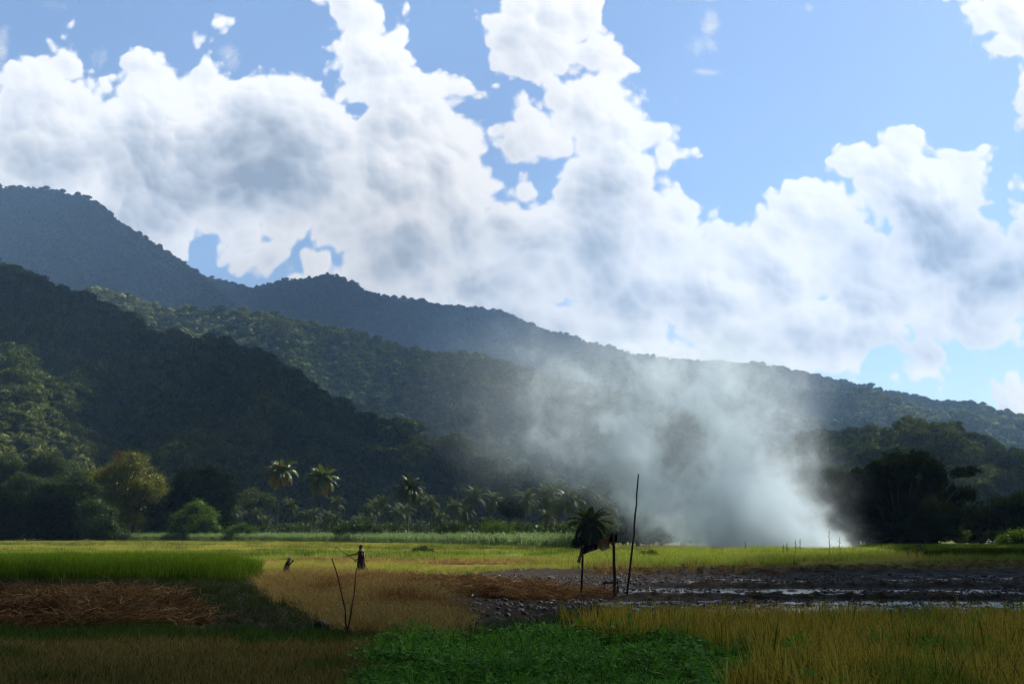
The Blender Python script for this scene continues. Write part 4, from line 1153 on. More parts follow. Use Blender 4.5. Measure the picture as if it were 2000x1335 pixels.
for i, (x, d) in enumerate(spots):
    kd = random.randrange(5) if d < 300 else random.choice([0, 1, 3])
    root, tr_, c_ = kinds[kd]
    if kd in used:
        r2 = root.copy(); C.objects.link(r2)
        for ch in (tr_, c_):
            q = ch.copy(); C.objects.link(q); q.parent = r2
        root = r2
    used.add(kd)
    p = at(x, d)
    root.location = (p.x, d, float(ground_h(p.x, d)))
    root.rotation_euler = (0, 0, random.uniform(0, 6.28))
    made.append((x, root))
    s_ = random.uniform(.62, 1.08); root.scale = (s_, s_, s_)
ORD = ['leftmost', 'second from left', 'third from left', 'fourth from left', 'fifth from left', 'sixth from left', 'seventh from left', 'eighth from left', 'ninth from left', 'tenth from left']
cnt = {}
for x, root in sorted(made, key=lambda q: q[0]):
    sc_ = sector(x); cnt[sc_] = cnt.get(sc_, -1) + 1
    props(root, ORD[cnt[sc_]] + ' of the grove palms ' + sc_, 'palm tree', 'coconut palms in the grove')
for kd, (root, tr_, c_) in enumerate(kinds):
    if kd not in used:
        for q in (tr_, c_, root): bpy.data.objects.remove(q)
# dark undergrowth in the grove
ug = canopy_proto('undergrowth', M['mid_leaf'], 77, 240, 5, .3, .8)
ux = rng.uniform(430, 1240, 150); ud = np.interp(ux, [430, 700, 900, 1100, 1220], [345, 300, 262, 222, 205]) + rng.uniform(-6, 50, 150)
up_ = np.stack([(ux - 1000) / 1944 / .982 * ud, ud, np.zeros(150) - .3], 1)
s_ = rng.uniform(1.6, 3.4, 150)
scatter('undergrowth', up_, np.stack([np.zeros(150), np.zeros(150), rng.uniform(0, 6.28, 150)], 1), s_, [ug], 'dark green undergrowth between the palms of the grove', 'undergrowth')
ux = np.concatenate([rng.uniform(1150, 1640, 90), rng.uniform(1840, 2130, 70)]); ud = np.concatenate([rng.uniform(185, 245, 90), rng.uniform(178, 240, 70)])
up_ = np.stack([(ux - 1000) / 1944 / .982 * ud, ud, np.zeros(160) - .3], 1)
scatter('undergrowth', up_, np.stack([np.zeros(160), np.zeros(160), rng.uniform(0, 6.28, 160)], 1), rng.uniform(1.3, 2.8, 160), [ug], 'dark undergrowth behind the smoke and under the black trees on the right', 'undergrowth')
# woodland floor at the foot of the hills
ux = rng.uniform(-150, 2150, 700); ud = rng.uniform(0, 1, 700) ** 1.3 * 230 + np.interp(ux, [0, 450, 700, 1200, 1500, 2150], [310, 345, 330, 270, 230, 235])
up_ = np.stack([(ux - 1000) / 1944 / .982 * ud, ud, np.zeros(700) - .5], 1)
s_ = rng.uniform(2.6, 5.2, 700)
scatter('forest', up_, np.stack([np.zeros(700), np.zeros(700), rng.uniform(0, 6.28, 700)], 1), s_, near_protos, 'woodland on the flat ground at the foot of the hills', 'forest')

# ------------------------------------------------------------ poles, shelter, sticks
def crooked(p0, p1, r0, r1, n_=9, wob=.02, seed=0, bend=(0, 0, 0)):
    r = np.random.default_rng(seed); t = np.linspace(0, 1, n_)[:, None]
    p = np.array(p0) * (1 - t) + np.array(p1) * t + np.array(bend) * np.sin(math.pi * t)
    p[1:-1] += r.normal(0, wob, (n_ - 2, 3)) * np.array((1, 1, .2))
    return p, np.linspace(r0, r1, n_) * r.uniform(.88, 1.12, n_)
def pole(name, label, p0, p1, r0, r1, group=None, cat='pole', **kw):
    b = np.array(p0); pts, rd = crooked((0, 0, -.15), np.array(p1) - b, r0, r1, **kw)
    mb = MB(); mb.tube(pts, rd, 8)
    for q in (2, 4, 6):   # stubs of cut twigs
        if q < len(pts) - 1:
            d = np.array((math.cos(q * 2.1), math.sin(q * 2.1), .7)) * rd[q] * 2.6
            mb.tube([pts[q], pts[q] + d], [rd[q] * .45, rd[q] * .3], 5)
    o = mb.obj(name, M['wood'], smooth=True); o.location = tuple(b)
    if label: props(o, label, cat, group)
    return o
D1 = 38.5
pole('wooden_pole', 'tall thin dark pole leaning right in front of the smoke', P3(1224,1158,D1), P3(1247,925,D1), .042, .027, n_=13, wob=.009, seed=4, bend=(.03, 0, 0))
D2 = 22.3
pole('bent_stick', 'left one of the two thin sticks crossing in the dry grass', P3(677,1246,D2), P3(648,1090,D2), .022, .012, n_=11, wob=.006, seed=5, bend=(.10, 0, 0), cat='stick')
pole('bent_stick', 'right one of the two thin sticks crossing in the dry grass', P3(674,1240,D2 + .15), P3(697,1108,D2 + .15), .022, .010, n_=11, wob=.006, seed=6, bend=(.03, 0, 0), cat='stick')
# shelter: two posts, a rail and a sagging cloth
sh = empty('cloth_shelter', tuple(P3(1168,1160,D1))); props(sh, 'ragged cloth hung between two wooden posts beside the tall pole', 'shelter')
so_ = np.array(sh.location)
def shp(px, py, d): return P3(px, py, d) - so_
mb = MB(); p, rd = crooked(shp(1136,1165,D1), shp(1138,1064,D1), .05, .04, seed=8, wob=.01); mb.tube(p, rd, 8); mb.obj('post', M['wood'], sh, True)
mb = MB(); p, rd = crooked(shp(1201,1165,D1), shp(1198,1040,D1), .06, .045, seed=9, wob=.012); mb.tube(p, rd, 8); mb.obj('post', M['wood'], sh, True)
mb = MB(); p, rd = crooked(shp(1134,1072,D1), shp(1203,1042,D1), .025, .02, seed=10, wob=.008, bend=(0, 0, .02)); mb.tube(p, rd, 6); mb.obj('rail', M['wood'], sh, True)
def cloth(name, top, bot, mat, parent, nx=22, ny=9, fold=.05, dy=.0, seed=0, th=.006):
    """cloth strip between two curves, with folds and thickness"""
    r = np.random.default_rng(seed); u = np.linspace(0, 1, nx); v = np.linspace(0, 1, ny)
    T = np.array([[np.interp(a, np.linspace(0, 1, len(top)), [q[k] for q in top]) for k in range(3)] for a in u])
    B = np.array([[np.interp(a, np.linspace(0, 1, len(bot)), [q[k] for q in bot]) for k in range(3)] for a in u])
    G = T[None] * (1 - v[:, None, None]) + B[None] * v[:, None, None]
    G[..., 1] += fold * np.sin(u * 19 + seed + v[:, None] * 2)[...] * (0.3 + v[:, None]) + dy * np.sin(math.pi * v)[:, None]
    m_, k_ = G.shape[:2]; i, j = np.meshgrid(np.arange(m_ - 1), np.arange(k_ - 1), indexing='ij')
    F = np.stack([i * k_ + j, i * k_ + j + 1, (i + 1) * k_ + j + 1, (i + 1) * k_ + j], -1).reshape(-1, 4)
    o = link(name, mesh_np(name, G.reshape(-1, 3), F, mat, True), parent)
    sd = o.modifiers.new('thick', 'SOLIDIFY'); sd.thickness = th
    return o
M['tan'] = plain_mat('tan_cloth', (.34, .22, .14), (.25, .155, .10), .85, 3, .3)
M['navy'] = plain_mat('dark_blue_cloth', (.02, .028, .06), (.012, .014, .03), .8, 3, .3)
M['black'] = plain_mat('black_cloth', (.012, .011, .012), (.02, .016, .014), .85, 3, .3)
cloth('tan_cloth', [shp(1163,1061,D1-.02), shp(1178,1052,D1-.1), shp(1190,1046,D1-.05)], [shp(1166,1069,D1-.05), shp(1178,1076,D1-.35), shp(1190,1068,D1-.1)], M['tan'], sh, fold=.03, dy=.12)
cloth('blue_cloth', [shp(1139,1067,D1-.02), shp(1152,1063,D1-.1), shp(1165,1058,D1-.04)], [shp(1140,1082,D1), shp(1152,1077,D1-.3), shp(1168,1072,D1-.1)], M['navy'], sh, fold=.04, dy=.1, seed=2)
cloth('black_cloth', [shp(1186,1046,D1+.05), shp(1198,1039,D1+.1), shp(1206,1044,D1+.05)], [shp(1189,1055,D1+.1), shp(1200,1062,D1+.25), shp(1205,1056,D1+.1)], M['black'], sh, fold=.04, dy=.1, seed=4)
cloth('hanging_rag', [shp(1134,1072,D1), shp(1138,1072,D1)], [shp(1127,1097,D1), shp(1133,1099,D1)], M['tan'], sh, nx=6, fold=.02, seed=5)
# bottle and small bench behind the shelter
mb = MB(); t0_ = gp(1207, 1158)
m_teal = plain_mat('teal_plastic', (.03, .16, .15), (.02, .10, .10), .4)
mb.tube([(0,0,0),(0,0,.44),(.004,0,.50)], [.035,.03,.02], 8)
bt = mb.obj('marker_stake', m_teal, smooth=True); bt.location = tuple(P3(1207,1158,39.2)); props(bt, 'short teal stake with a pale bag on top beside the shelter post', 'stake')
V, F = lump(.075, 5, 2, .25); mb = MB(); mb.add(V * np.array((1,1,1.1)) + np.array((0,0,.55)), F)
M['bag'] = plain_mat('pale_plastic', (.55,.62,.64), (.4,.48,.5), .35); mb.obj('plastic_bag', M['bag'], bt, True)
bn_ = empty('wooden_bench', tuple(P3(1192,1156,39.6))); props(bn_, 'small dark bench of rough sticks under the shelter cloth', 'bench')
mb = MB(); mb.tube([(-.28,0,.36),(.28,.02,.38)], [.04,.045], 7); mb.tube([(-.28,.1,.36),(.28,.12,.38)], [.035,.04], 7); mb.obj('seat', M['wood'], bn_)
for x_, y_ in ((-.24,0),(.24,.02),(-.24,.1),(.24,.12)):
    mb = MB(); mb.tube([(x_, y_, -.05), (x_ * .92, y_, .35)], [.025, .022], 6); mb.obj('leg', M['wood'], bn_)
# stick frame with green cloth on the right
D3 = 88.0
fr_ = empty('stick_frame', tuple(P3(1795,1098,D3))); props(fr_, 'rickety stick frame with rags of blue and green cloth under the black tree', 'shelter')
fo = np.array(fr_.location)
def fp(px, py, d=D3): return P3(px, py, d) - fo
for a, b in (((1812,1102),(1806,1056)), ((1786,1100),(1795,1064)), ((1778,1100),(1770,1073))):
    mb = MB(); p, rd = crooked(fp(*a), fp(*b), .05, .035, seed=a[0], wob=.02); mb.tube(p, rd, 6); mb.obj('post', M['wood'], fr_)
mb = MB(); p, rd = crooked(fp(1765,1071), fp(1810,1059), .04, .03, seed=3, wob=.02); mb.tube(p, rd, 6); mb.obj('rail', M['wood'], fr_)
mb = MB(); p, rd = crooked(fp(1795,1064), fp(1816,1092), .035, .03, seed=13, wob=.02); mb.tube(p, rd, 6); mb.obj('brace', M['wood'], fr_)
M['teal_cloth'] = plain_mat('green_cloth', (.03, .22, .16), (.02, .14, .11), .8, 3)
M['grey_cloth'] = plain_mat('blue_grey_cloth', (.20, .21, .30), (.12, .13, .2), .8, 3)
cloth('green_cloth', [fp(1807,1073), fp(1813,1074)], [fp(1808,1096), fp(1814,1094)], M['teal_cloth'], fr_, nx=8, fold=.05)
cloth('blue_grey_cloth', [fp(1792,1062), fp(1800,1060)], [fp(1793,1071), fp(1801,1069)], M['grey_cloth'], fr_, nx=8, fold=.05)
# sack beside it
V, F = lump(.42, 3, 3, .18); mb = MB(); mb.add(V * np.array((1, .7, .6)) + np.array((0, 0, .24)), F)
sk = mb.obj('sack', plain_mat('pale_sack', (.55, .42, .28), (.35, .22, .12), .8, 4), smooth=True); sk.location = tuple(P3(1765,1101,84)); props(sk, 'pale orange sack lying left of the stick frame', 'sack')
mb = MB(); mb.tube([(.38,0,.26),(.5,.02,.34),(.56,.0,.3)], [.06,.09,.03], 6); mb.obj('tied_neck', M['tan'], sk)
# timber heap by the maize
th_ = empty('timber_heap', tuple(P3(521,1057,255))); props(th_, 'low reddish heap of cut logs in front of the maize', 'log pile')
M['red_wood'] = plain_mat('cut_wood', (.28, .14, .10), (.16, .08, .06), .8, 2)
for q, (a, b, h) in enumerate(((-1.4,1.2,.25),(-1.1,1.5,.3),(-.9,.9,.7),(-.4,1.3,.6),(-.6,.6,1.0),(-1.5,.4,.62))):
    mb = MB(); p, rd = crooked((a, -.3 + .25 * (q % 3), h), (b, .4 - .2 * (q % 2), h + .1), .22, .18, seed=q, wob=.04); mb.tube(p, rd, 8); mb.obj('log', M['red_wood'], th_)
# dry stalks in front of the smoke
for q, (px, pt, pb, lab) in enumerate(((1458,1058,1082,'dry seeded stalk at the left end of the row before the smoke'),(1532,1065,1090,'shortest pair-mate stalk left of the middle stalks'),(1538,1062,1090,'dry stalk just right of the shortest stalk'),(1554,1056,1088,'left one of the two close stalks in the middle'),(1562,1054,1088,'right one of the two close stalks in the middle'),(1621,1038,1094,'tallest black stalk standing in front of the smoke'),(1642,1050,1092,'second tallest black stalk, right end of the row before the smoke'))):
    b = gp(px, pb); d = b.y; h = P3(px, pt, d)[2]
    mb = MB(); p, rd = crooked((0, 0, -.05), (random.uniform(-.15, .15), 0, h), .03, .012, seed=q + 30, wob=.02); mb.tube(p, rd, 5)
    for s2 in range(7):
        z_ = h * (.5 + .08 * s2); a_ = s2 * 2.2
        mb.tube([(p[5][0], 0, z_), (p[5][0] + math.cos(a_) * .12, math.sin(a_) * .12, z_ + .12)], [.014, .03], 4)
    o = mb.obj('dry_stalk', M['wood']); o.location = (b.x, b.y, float(ground_h(b.x, b.y))); props(o, lab, 'plant')
# ash mound at the right end of the fire
V, F = lump(1.0, 9, 4, .2, 2.2); mb = MB(); mb.add(V * np.array((2.1, 1.2, .75)), F)
M['ash'] = plain_mat('burnt_straw', (.10, .065, .05), (.05, .04, .035), .95, 5, .6)
o = mb.obj('ash_heap', M['ash'], smooth=True); o.location = tuple(P3(1655,1088,118)); props(o, 'brown heap of smouldering straw at the right foot of the smoke', 'heap')
V, F = lump(.8, 11, 4, .2, 2.2); mb = MB(); mb.add(V * np.array((2.6, 1.2, .5)), F)
o = mb.obj('ash_heap', M['ash'], smooth=True); o.location = tuple(P3(1490,1081,124)); props(o, 'dark burnt heap below the middle of the smoke', 'heap')
# dark stone by the crossed sticks
V, F = lump(.2, 14, 3, .25); mb = MB(); mb.add(V * np.array((1.1, .8, .75)), F)
o = mb.obj('dark_stone', plain_mat('dark_stone', (.02, .024, .04), (.012, .014, .02), .6, 6, .4), smooth=True); b = gp(632, 1236); o.location = (b.x, b.y, .12); props(o, 'dark bluish stone left of the crossed sticks', 'stone')
# white birds at the far right
M['white'] = plain_mat('white_feather', (.75, .75, .72), (.6, .6, .58), .7); M['beak'] = plain_mat('beak', (.4, .25, .03), None, .5)
for q, (px, lab) in enumerate(((1929, 'small white bird, left of three under the dark tree'), (1936, 'small white bird, middle of three under the dark tree'), (1943, 'small white bird, right of three under the dark tree'))):
    mb = MB(); b = P3(px, 1068, 148)
    mb.tube([(-.22,0,.42),(-.1,0,.46),(.08,0,.52),(.18,0,.6),(.2,0,.78),(.26,0,.9),(.34,0,.9)], [.02,.09,.11,.06,.03,.035,.028], 8)
    o = mb.obj('white_bird', M['white'], smooth=True); o.location = (b[0], 148, .55); o.rotation_euler = (0, 0, q * 2.2 + .4); props(o, lab, 'bird', 'white birds in the field')
    mb = MB(); mb.tube([(.34,0,.9),(.46,0,.87)], [.018,.004], 5); mb.obj('beak', M['beak'], o)
    for s2 in (-1, 1):
        mb = MB(); mb.tube([(.0,.04*s2,.45),(.02,.04*s2,.2),(0,.04*s2,-.6)], [.02,.012,.012], 5); mb.obj('leg', M['beak'], o)

# ------------------------------------------------------------ people
def skinned(name, verts, edges, radii, mat, parent, sub=2):
    """one continuous body grown around a skeleton"""
    me = bpy.data.meshes.new(name); me.from_pydata(verts, edges, [])
    o = bpy.data.objects.new(name, me); C.objects.link(o)
    sk_ = o.modifiers.new('skin', 'SKIN'); sk_.use_smooth_shade = True
    for v, rr in zip(me.skin_vertices[0].data, radii):
        v.radius = rr if isinstance(rr, tuple) else (rr, rr)
    me.skin_vertices[0].data[0].use_root = True
    ss = o.modifiers.new('sub', 'SUBSURF'); ss.levels = sub; ss.render_levels = sub
    dg = bpy.context.evaluated_depsgraph_get()
    m2 = bpy.data.meshes.new_from_object(o.evaluated_get(dg)); m2.name = name
    bpy.data.objects.remove(o)
    m2.materials.clear(); m2.materials.append(mat)
    return m2
class Sk:
    def __init__(s): s.v = []; s.e = []; s.r = []
    def add(s, p, r, par=None):
        s.v.append(tuple(p)); s.r.append(r); i = len(s.v) - 1
        if par is not None: s.e.append((par, i))
        return i
def hand(sk, wrist, i_w, d, palm_n, size=1.0, curl=1.0):
    """palm, four bent fingers of different length and a thumb closing round a shaft"""
    d = Vector(d).normalized(); nrm = Vector(palm_n).normalized(); sd = d.cross(nrm).normalized()
    w = Vector(wrist)
    palm = sk.add(w + d * .05 * size, (.030 * size, .018 * size), i_w)
    kn = sk.add(w + d * .09 * size, (.034 * size, .016 * size), palm)
    for q, (off, ln) in enumerate(((-.030, .068), (-.010, .076), (.010, .072), (.030, .056))):
        a = w + d * .10 * size + sd * off * size
        i1 = sk.add(a + d * ln * .35 * size + nrm * .012 * curl * size, .0095 * size, kn)
        i2 = sk.add(a + d * ln * .55 * size + nrm * .035 * curl * size, .0085 * size, i1)
        sk.add(a + d * ln * .35 * size + nrm * .055 * curl * size, .0075 * size, i2)
    t1 = sk.add(w + d * .045 * size - sd * .038 * size + nrm * .012 * size, .012 * size, palm)
    sk.add(w + d * .075 * size - sd * .045 * size + nrm * .035 * size, .010 * size, t1)
M['skin'] = plain_mat('dark_skin', (.055, .030, .018), (.045, .024, .014), .5, 6)
M['hair'] = plain_mat('black_hair', (.008, .007, .007), (.012, .01, .01), .8, 60, .6)
M['tunic'] = plain_mat('dark_tunic', (.030, .027, .032), (.018, .016, .022), .8, 5, .3)
M['shawl'] = plain_mat('pale_shawl', (.40, .36, .34), (.28, .25, .25), .8, 5, .3)
M['iron'] = plain_mat('hoe_iron', (.10, .13, .13), (.06, .07, .07), .45, 6, .2, metal=.6)
DP = 54.5
pb_ = P3(703, 1127, DP); pb_[2] = float(ground_h(pb_[0], DP)) ; 
per = empty('person', (pb_[0], DP, pb_[2])); props(per, 'person in a dark knee-length tunic swinging a raised hoe to the left', 'person')
# local frame: -x is where the person faces, z up, feet at 0
sk = Sk()
pel = sk.add((.02, 0, .90), (.135, .12)); 
wa = sk.add((.02, 0, 1.06), (.12, .10), pel); ch = sk.add((.03, 0, 1.26), (.14, .115), wa); sh_ = sk.add((.02, 0, 1.39), (.11, .09), ch)
nk = sk.add((.0, 0, 1.47), .052, sh_); hd0 = sk.add((-.015, 0, 1.535), (.065, .07), nk); hd1 = sk.add((-.02, 0, 1.61), (.088, .078), hd0); sk.add((-.01, 0, 1.685), (.062, .06), hd1)
jaw = sk.add((-.075, 0, 1.555), .030, hd0); nose = sk.add((-.118, 0, 1.60), .012, hd1)
sk.add((-.02, .085, 1.60), .014, hd1); sk.add((-.02, -.085, 1.60), .014, hd1)
HF = np.array(P3(679,1084,DP)) - np.array(per.location); HR = np.array(P3(694,1094,DP)) - np.array(per.location)
# near arm (towards the camera, -y) reaches forward to the shaft, far arm holds it close to the belly
HF[1] = -.10; HR[1] = .04
for sgn, H_ in ((-1, HF), (1, HR)):
    s0 = sk.add((.02, .16 * sgn, 1.37), .058, sh_)
    d = np.array(H_) - np.array((.02, .16 * sgn, 1.37)); L_ = np.linalg.norm(d)
    un = d / L_; wr = np.array(H_) - un * .075
    el = (np.array((.02, .16 * sgn, 1.37)) + wr) / 2 + np.array((.05, .07 * sgn, -.06 if sgn < 0 else -.14))
    m1 = sk.add((np.array((.02, .16 * sgn, 1.37)) + el) / 2, .046, s0)
    e1 = sk.add(el, .038, m1); f1 = sk.add((el * .6 + wr * .4), .036, e1); w1_ = sk.add(wr, .024, f1)
    hand(sk, wr, w1_, un, (0, -sgn * .3, -1), 1.0)
for sgn, fx in ((-1, -.10), (1, .16)):
    h0 = sk.add((.02, .09 * sgn, .84), .088, pel); k1 = sk.add((fx * .5, .10 * sgn, .48), .058, h0)
    c1 = sk.add((fx * .8 + .03, .10 * sgn, .32), .052, k1); a1 = sk.add((fx + .03, .10 * sgn, .09), .032, c1)
    hl = sk.add((fx + .02, .10 * sgn, .035), .034, a1); sk.add((fx - .13, .11 * sgn, .025), (.042, .024), hl)
body = link('body', skinned('body', sk.v, sk.e, sk.r, M['skin'], None), per)
# hair cap
V, F = lump(.098, 21, 3, .04); V = V[:, :] * np.array((1.0, .88, .92)); keep = V[:, 2] > -.02 + V[:, 0] * -.55
idx = {i: k for k, i in enumerate(np.where(keep)[0])}; F = np.array([[idx[a] for a in f] for f in F if all(a in idx for a in f)])
mb = MB(); mb.add(V[keep] + np.array((0, 0, 1.625)), F); mb.obj('hair', M['hair'], per, True)
def loft(name, rings, mat, parent, n_=26, wav=.0, seed=0):
    """rings: (cx, cy, z, rx, ry)"""
    mb = MB(); a = np.arange(n_) / n_ * 2 * math.pi
    V = []
    for k, (cx_, cy_, z, rx, ry) in enumerate(rings):
        f = 1 + wav * (k / len(rings)) ** 1.5 * np.sin(a * 7 + seed + k * .3)
        V.append(np.stack([cx_ + rx * np.cos(a) * f, cy_ + ry * np.sin(a) * f, np.full(n_, z) + .01 * np.sin(a * 3 + seed)], 1))
    V = np.concatenate(V); m_ = len(rings); i, j = np.meshgrid(np.arange(m_ - 1), np.arange(n_), indexing='ij')
    F = np.stack([i * n_ + j, i * n_ + (j + 1) % n_, (i + 1) * n_ + (j + 1) % n_, (i + 1) * n_ + j], -1).reshape(-1, 4)
    mb.add(V, F); o = mb.obj(name, mat, parent, True)
    sd = o.modifiers.new('thick', 'SOLIDIFY'); sd.thickness = .008
    return o
loft('tunic', [(.005,0,1.465,.06,.07),(.02,0,1.43,.11,.17),(.025,0,1.38,.135,.20),(.03,0,1.26,.16,.19),(.025,0,1.08,.145,.165),(.025,0,.92,.17,.185),(.03,0,.72,.19,.20),(.035,0,.55,.20,.215),(.04,0,.40,.215,.225)], M['tunic'], per, wav=.09)
for sgn in (-1, 1):
    mb = MB(); mb.tube([(.02, .12 * sgn, 1.39), (.0, .19 * sgn, 1.365), (-.05, .215 * sgn, 1.31)], [.085, .078, .07], 12); mb.obj('sleeve', M['tunic'], per, True)
# pale shawl over the back, and the long cloth tail trailing to the ground
cloth('shawl', [(-.02, -.17, 1.46), (.12, -.12, 1.47), (.17, 0, 1.44), (.12, .14, 1.46)], [(.10, -.215, 1.20), (.20, -.14, 1.08), (.23, 0, 1.02), (.20, .14, 1.15)], M['shawl'], per, nx=18, fold=.012)
mb = MB(); T0 = np.array(P3(709,1078,DP)) - np.array(per.location); 
tail = [np.array((.17, -.1, 1.38)), np.array((.21, -.14, 1.1)), np.array(P3(712,1100,DP)) - np.array(per.location), np.array(P3(717,1110,DP)) - np.array(per.location), np.array(P3(725,1120,DP)) - np.array(per.location), np.array(P3(737,1128,DP)) - np.array(per.location)]
tail = [np.array((a[0], -.15, max(a[2], .03))) for a in tail]; ts = np.linspace(0, 1, 22); tc_ = np.array([[np.interp(t_, np.linspace(0, 1, 6), [q[k] for q in tail]) for k in range(3)] for t_ in ts])
for _ in range(3): tc_[1:-1] = (tc_[:-2] + tc_[1:-1] * 2 + tc_[2:]) / 4
hs = mb; hs.tube(tc_, .024, 8); hose = hs.obj('hose', M['black'], None, True); hose.location = per.location; props(hose, 'long dark hose running from the digging person\'s back down to the ground', 'hose')
# hoe, held: a thing of its own
TIP = np.array(P3(658,1068,DP)) - np.array(per.location); TIP[1] = -.2
ax_ = (HF - HR); ax_ /= np.linalg.norm(ax_)
b0_ = HR - ax_ * .12
hoe = empty('hoe', tuple(np.array(per.location) + b0_)); props(hoe, 'long handled hoe raised to the left by the digging person', 'hoe')
mb = MB(); p, rd = crooked((0, 0, 0), TIP - b0_, .021, .018, seed=2, wob=.004); mb.tube(p, rd, 8); mb.obj('handle', M['wood'], hoe, True)
e = TIP - b0_
bl = MB(); dn = np.array((-.42, 0, -.90)); dn /= np.linalg.norm(dn); wd = np.array((0, 1, 0)); tk = np.cross(dn, wd) * .008
for (s1, w1a, s2_, w2a) in ((-.05, .035, .10, .05), (.10, .05, .32, .10)):
    A = [e + dn * s1 + wd * w1a, e + dn * s1 - wd * w1a, e + dn * s2_ - wd * w2a, e + dn * s2_ + wd * w2a]
    V = [a + tk for a in A] + [a - tk for a in A]
    bl.add(V, [(0,1,2,3),(7,6,5,4),(0,4,5,1),(1,5,6,2),(2,6,7,3),(3,7,4,0)])
bl.obj('blade', M['iron'], hoe)
mb = MB(); mb.tube([e - dn * .04, e + dn * .06], [.034, .034], 10); mb.obj('socket', M['iron'], hoe, True)

# the child: half crouched, holding a cloth to the face
DC = 57.0
cb = P3(561, 1122, DC); ch_ = empty('person', (cb[0], DC, float(ground_h(cb[0], DC)))); props(ch_, 'small person in a dark robe and blue head cloth bending at the left', 'person')
sk = Sk(); pel = sk.add((-.06, 0, .42), (.11, .10)); wa = sk.add((-.02, 0, .56), (.10, .09), pel); cs = sk.add((.03, 0, .70), (.10, .085), wa)
nk = sk.add((.06, 0, .79), .042, cs); h0 = sk.add((.08, 0, .85), (.066, .062), nk); h1 = sk.add((.085, 0, .92), (.078, .07), h0); sk.add((.075, 0, .985), .05, h1); sk.add((.15, 0, .885), .02, h0); sk.add((.165, 0, .915), .010, h1)
for sgn in (-1, 1):
    s0 = sk.add((.04, .11 * sgn, .745), .042, cs); e1 = sk.add((.12, .14 * sgn, .60), .031, s0); w1_ = sk.add((.21, .07 * sgn, .72), .021, e1)
    hand(sk, (.21, .07 * sgn, .72), w1_, (.4, -.3 * sgn, .75), (.6, -.3 * sgn, -.3), .8)
    hp = sk.add((-.05, .07 * sgn, .38), .065, pel); kn_ = sk.add((.03, .09 * sgn, .24), .045, hp); an = sk.add((-.02, .08 * sgn, .06), .028, kn_); hl = sk.add((-.03, .08 * sgn, .03), .028, an); sk.add((.08, .09 * sgn, .02), (.032, .02), hl)
link('body', skinned('body', sk.v, sk.e, sk.r, M['skin'], None), ch_)
loft('robe', [(.055,0,.80,.055,.06),(.04,0,.76,.10,.14),(.02,0,.68,.125,.15),(-.03,0,.55,.14,.15),(-.06,0,.40,.16,.165),(-.07,0,.25,.17,.18),(-.05,0,.12,.15,.17)], M['navy'], ch_, wav=.10, seed=3)
M['scarf'] = plain_mat('blue_scarf', (.10, .20, .30), (.05, .10, .18), .8, 8, .3)
V, F = lump(.098, 31, 3, .06); keep = V[:, 0] < .062
idx = {i: k for k, i in enumerate(np.where(keep)[0])}; F = np.array([[idx[a] for a in f] for f in F if all(a in idx for a in f)])
mb = MB(); mb.add(V[keep] * np.array((1, .9, 1)) + np.array((.08, 0, .925)), F); hdc = mb.obj('head_cloth', M['scarf'], ch_, True); sd = hdc.modifiers.new('t', 'SOLIDIFY'); sd.thickness = .01
cloth('head_cloth_tail', [(.0, -.07, .90), (-.02, 0, .9), (.0, .07, .90)], [(-.06, -.12, .66), (-.10, 0, .62), (-.06, .12, .66)], M['scarf'], ch_, nx=10, fold=.01)
V, F = lump(.075, 33, 3, .2); mb = MB(); mb.add(V * np.array((1, 1.1, .8)), F); hb_ = mb.obj('bundle', M['navy'], None, True); hb_.location = (ch_.location.x + .27, DC, ch_.location.z + .80); props(hb_, 'small dark bundle held up by the person in the blue head cloth', 'bundle')

# ------------------------------------------------------------ smoke of the field fire
SM = [ # column, row, radius x, radius z (photograph units), density
 (1638,1074,36,18,.8),(1570,1062,75,34,.9),(1480,1055,95,42,1.0),(1410,1052,80,40,.9),(1590,1020,36,42,.5),(1530,990,80,60,.75),(1440,985,100,70,.7),(1350,1000,85,62,.62),
 (1550,935,46,56,.45),(1480,890,95,80,.55),(1400,890,100,80,.46),(1530,850,52,66,.3),(1460,790,110,80,.35),(1340,770,125,90,.5),(1265,930,80,66,.85),(1195,885,90,76,.6),(1215,985,45,32,.25),
 (1110,850,130,90,.3),(1250,750,130,80,.36),(1080,740,150,90,.2),(960,760,150,100,.14),(1560,720,90,80,.10),(1130,920,80,36,.10),(1400,710,130,60,.24),(1200,680,160,70,.16),(1040,670,130,70,.10),(990,880,120,80,.13)]
DS = 145.0
sh_mb = MB(); Vs = []; 
m, n = new_mat('smoke')
tcn = n.n('ShaderNodeNewGeometry'); pos = E(n, tcn.outputs['Position'])
wv_ = n.vm('SCALE', n.vm('SUBTRACT', n.noise(pos, .09, 3, .55, out=1), (.5, .5, .5)), 15.0)
wv2 = n.vm('SCALE', n.vm('SUBTRACT', n.noise(pos, .35, 3, .6, out=1), (.5, .5, .5)), 5.0)
pw = n.vm('ADD', n.vm('ADD', pos, wv_), wv2)
acc = None; lo = [1e9] * 3; hi = [-1e9] * 3
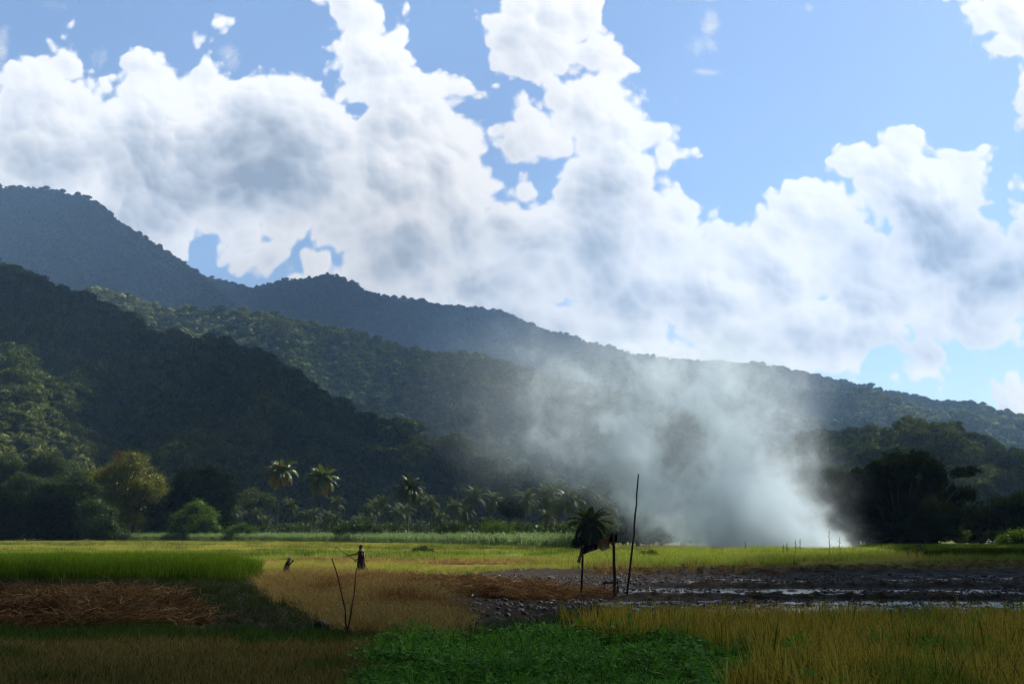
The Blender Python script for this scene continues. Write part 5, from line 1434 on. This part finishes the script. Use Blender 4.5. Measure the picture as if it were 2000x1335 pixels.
for q, (px, py, rx, rz, dn_) in enumerate(SM):
    c = P3(px, py, DS + (q * 37 % 11 - 5)); k = DS / 1944; r3 = (rx * k * 1.15, max(4.5, min(rx * k, 7)), rz * k * 1.15)
    for a in range(3): lo[a] = min(lo[a], c[a] - r3[a] * 2.1); hi[a] = max(hi[a], c[a] + r3[a] * 2.1)
    ma = n.n('ShaderNodeVectorMath', operation='MULTIPLY_ADD'); n.put(ma.inputs[0], pw)
    ma.inputs[1].default_value = tuple(1 / v for v in r3); ma.inputs[2].default_value = tuple(-c[a] / r3[a] for a in range(3))
    L_ = n.vm('DOT_PRODUCT', ma.outputs[0], ma.outputs[0])
    e_ = n.m('MULTIPLY', n.m('EXPONENT', n.m('MULTIPLY', L_, -1.3)), dn_)
    acc = e_ if acc is None else acc + e_
bil = n.noise(n.vm('ADD', pw, (31.0, 7.0, 12.0)), .15, 5, .62) * .66 + n.noise(pw, .45, 5, .66) * .34
acc = n.m('MAXIMUM', acc - .03, 0.0)
dens_ = acc * (n.sstep(acc * .5 + (bil - .5) * 3.4, .12, .80) * 1.3 + .30) * 0.22
pv = n.n('ShaderNodeVolumePrincipled'); pv.inputs['Color'].default_value = (.83, .925, 1.0, 1); pv.inputs['Anisotropy'].default_value = .5
n.put(pv.inputs['Density'], dens_)
o = n.n('ShaderNodeOutputMaterial'); m.node_tree.links.new(pv.outputs[0], o.inputs['Volume'])
m.cycles.volume_step_rate = 0.28
lo[2] = .15
sx = MB()
sx.add([(lo[0],lo[1],lo[2]),(hi[0],lo[1],lo[2]),(hi[0],hi[1],lo[2]),(lo[0],hi[1],lo[2]),(lo[0],lo[1],hi[2]),(hi[0],lo[1],hi[2]),(hi[0],hi[1],hi[2]),(lo[0],hi[1],hi[2])],
       [(0,3,2,1),(4,5,6,7),(0,1,5,4),(1,2,6,5),(2,3,7,6),(3,0,4,7)])
smoke = sx.obj('smoke', m)
props(smoke, 'white smoke billowing up from the burning field and drifting left', 'smoke', kind='stuff')
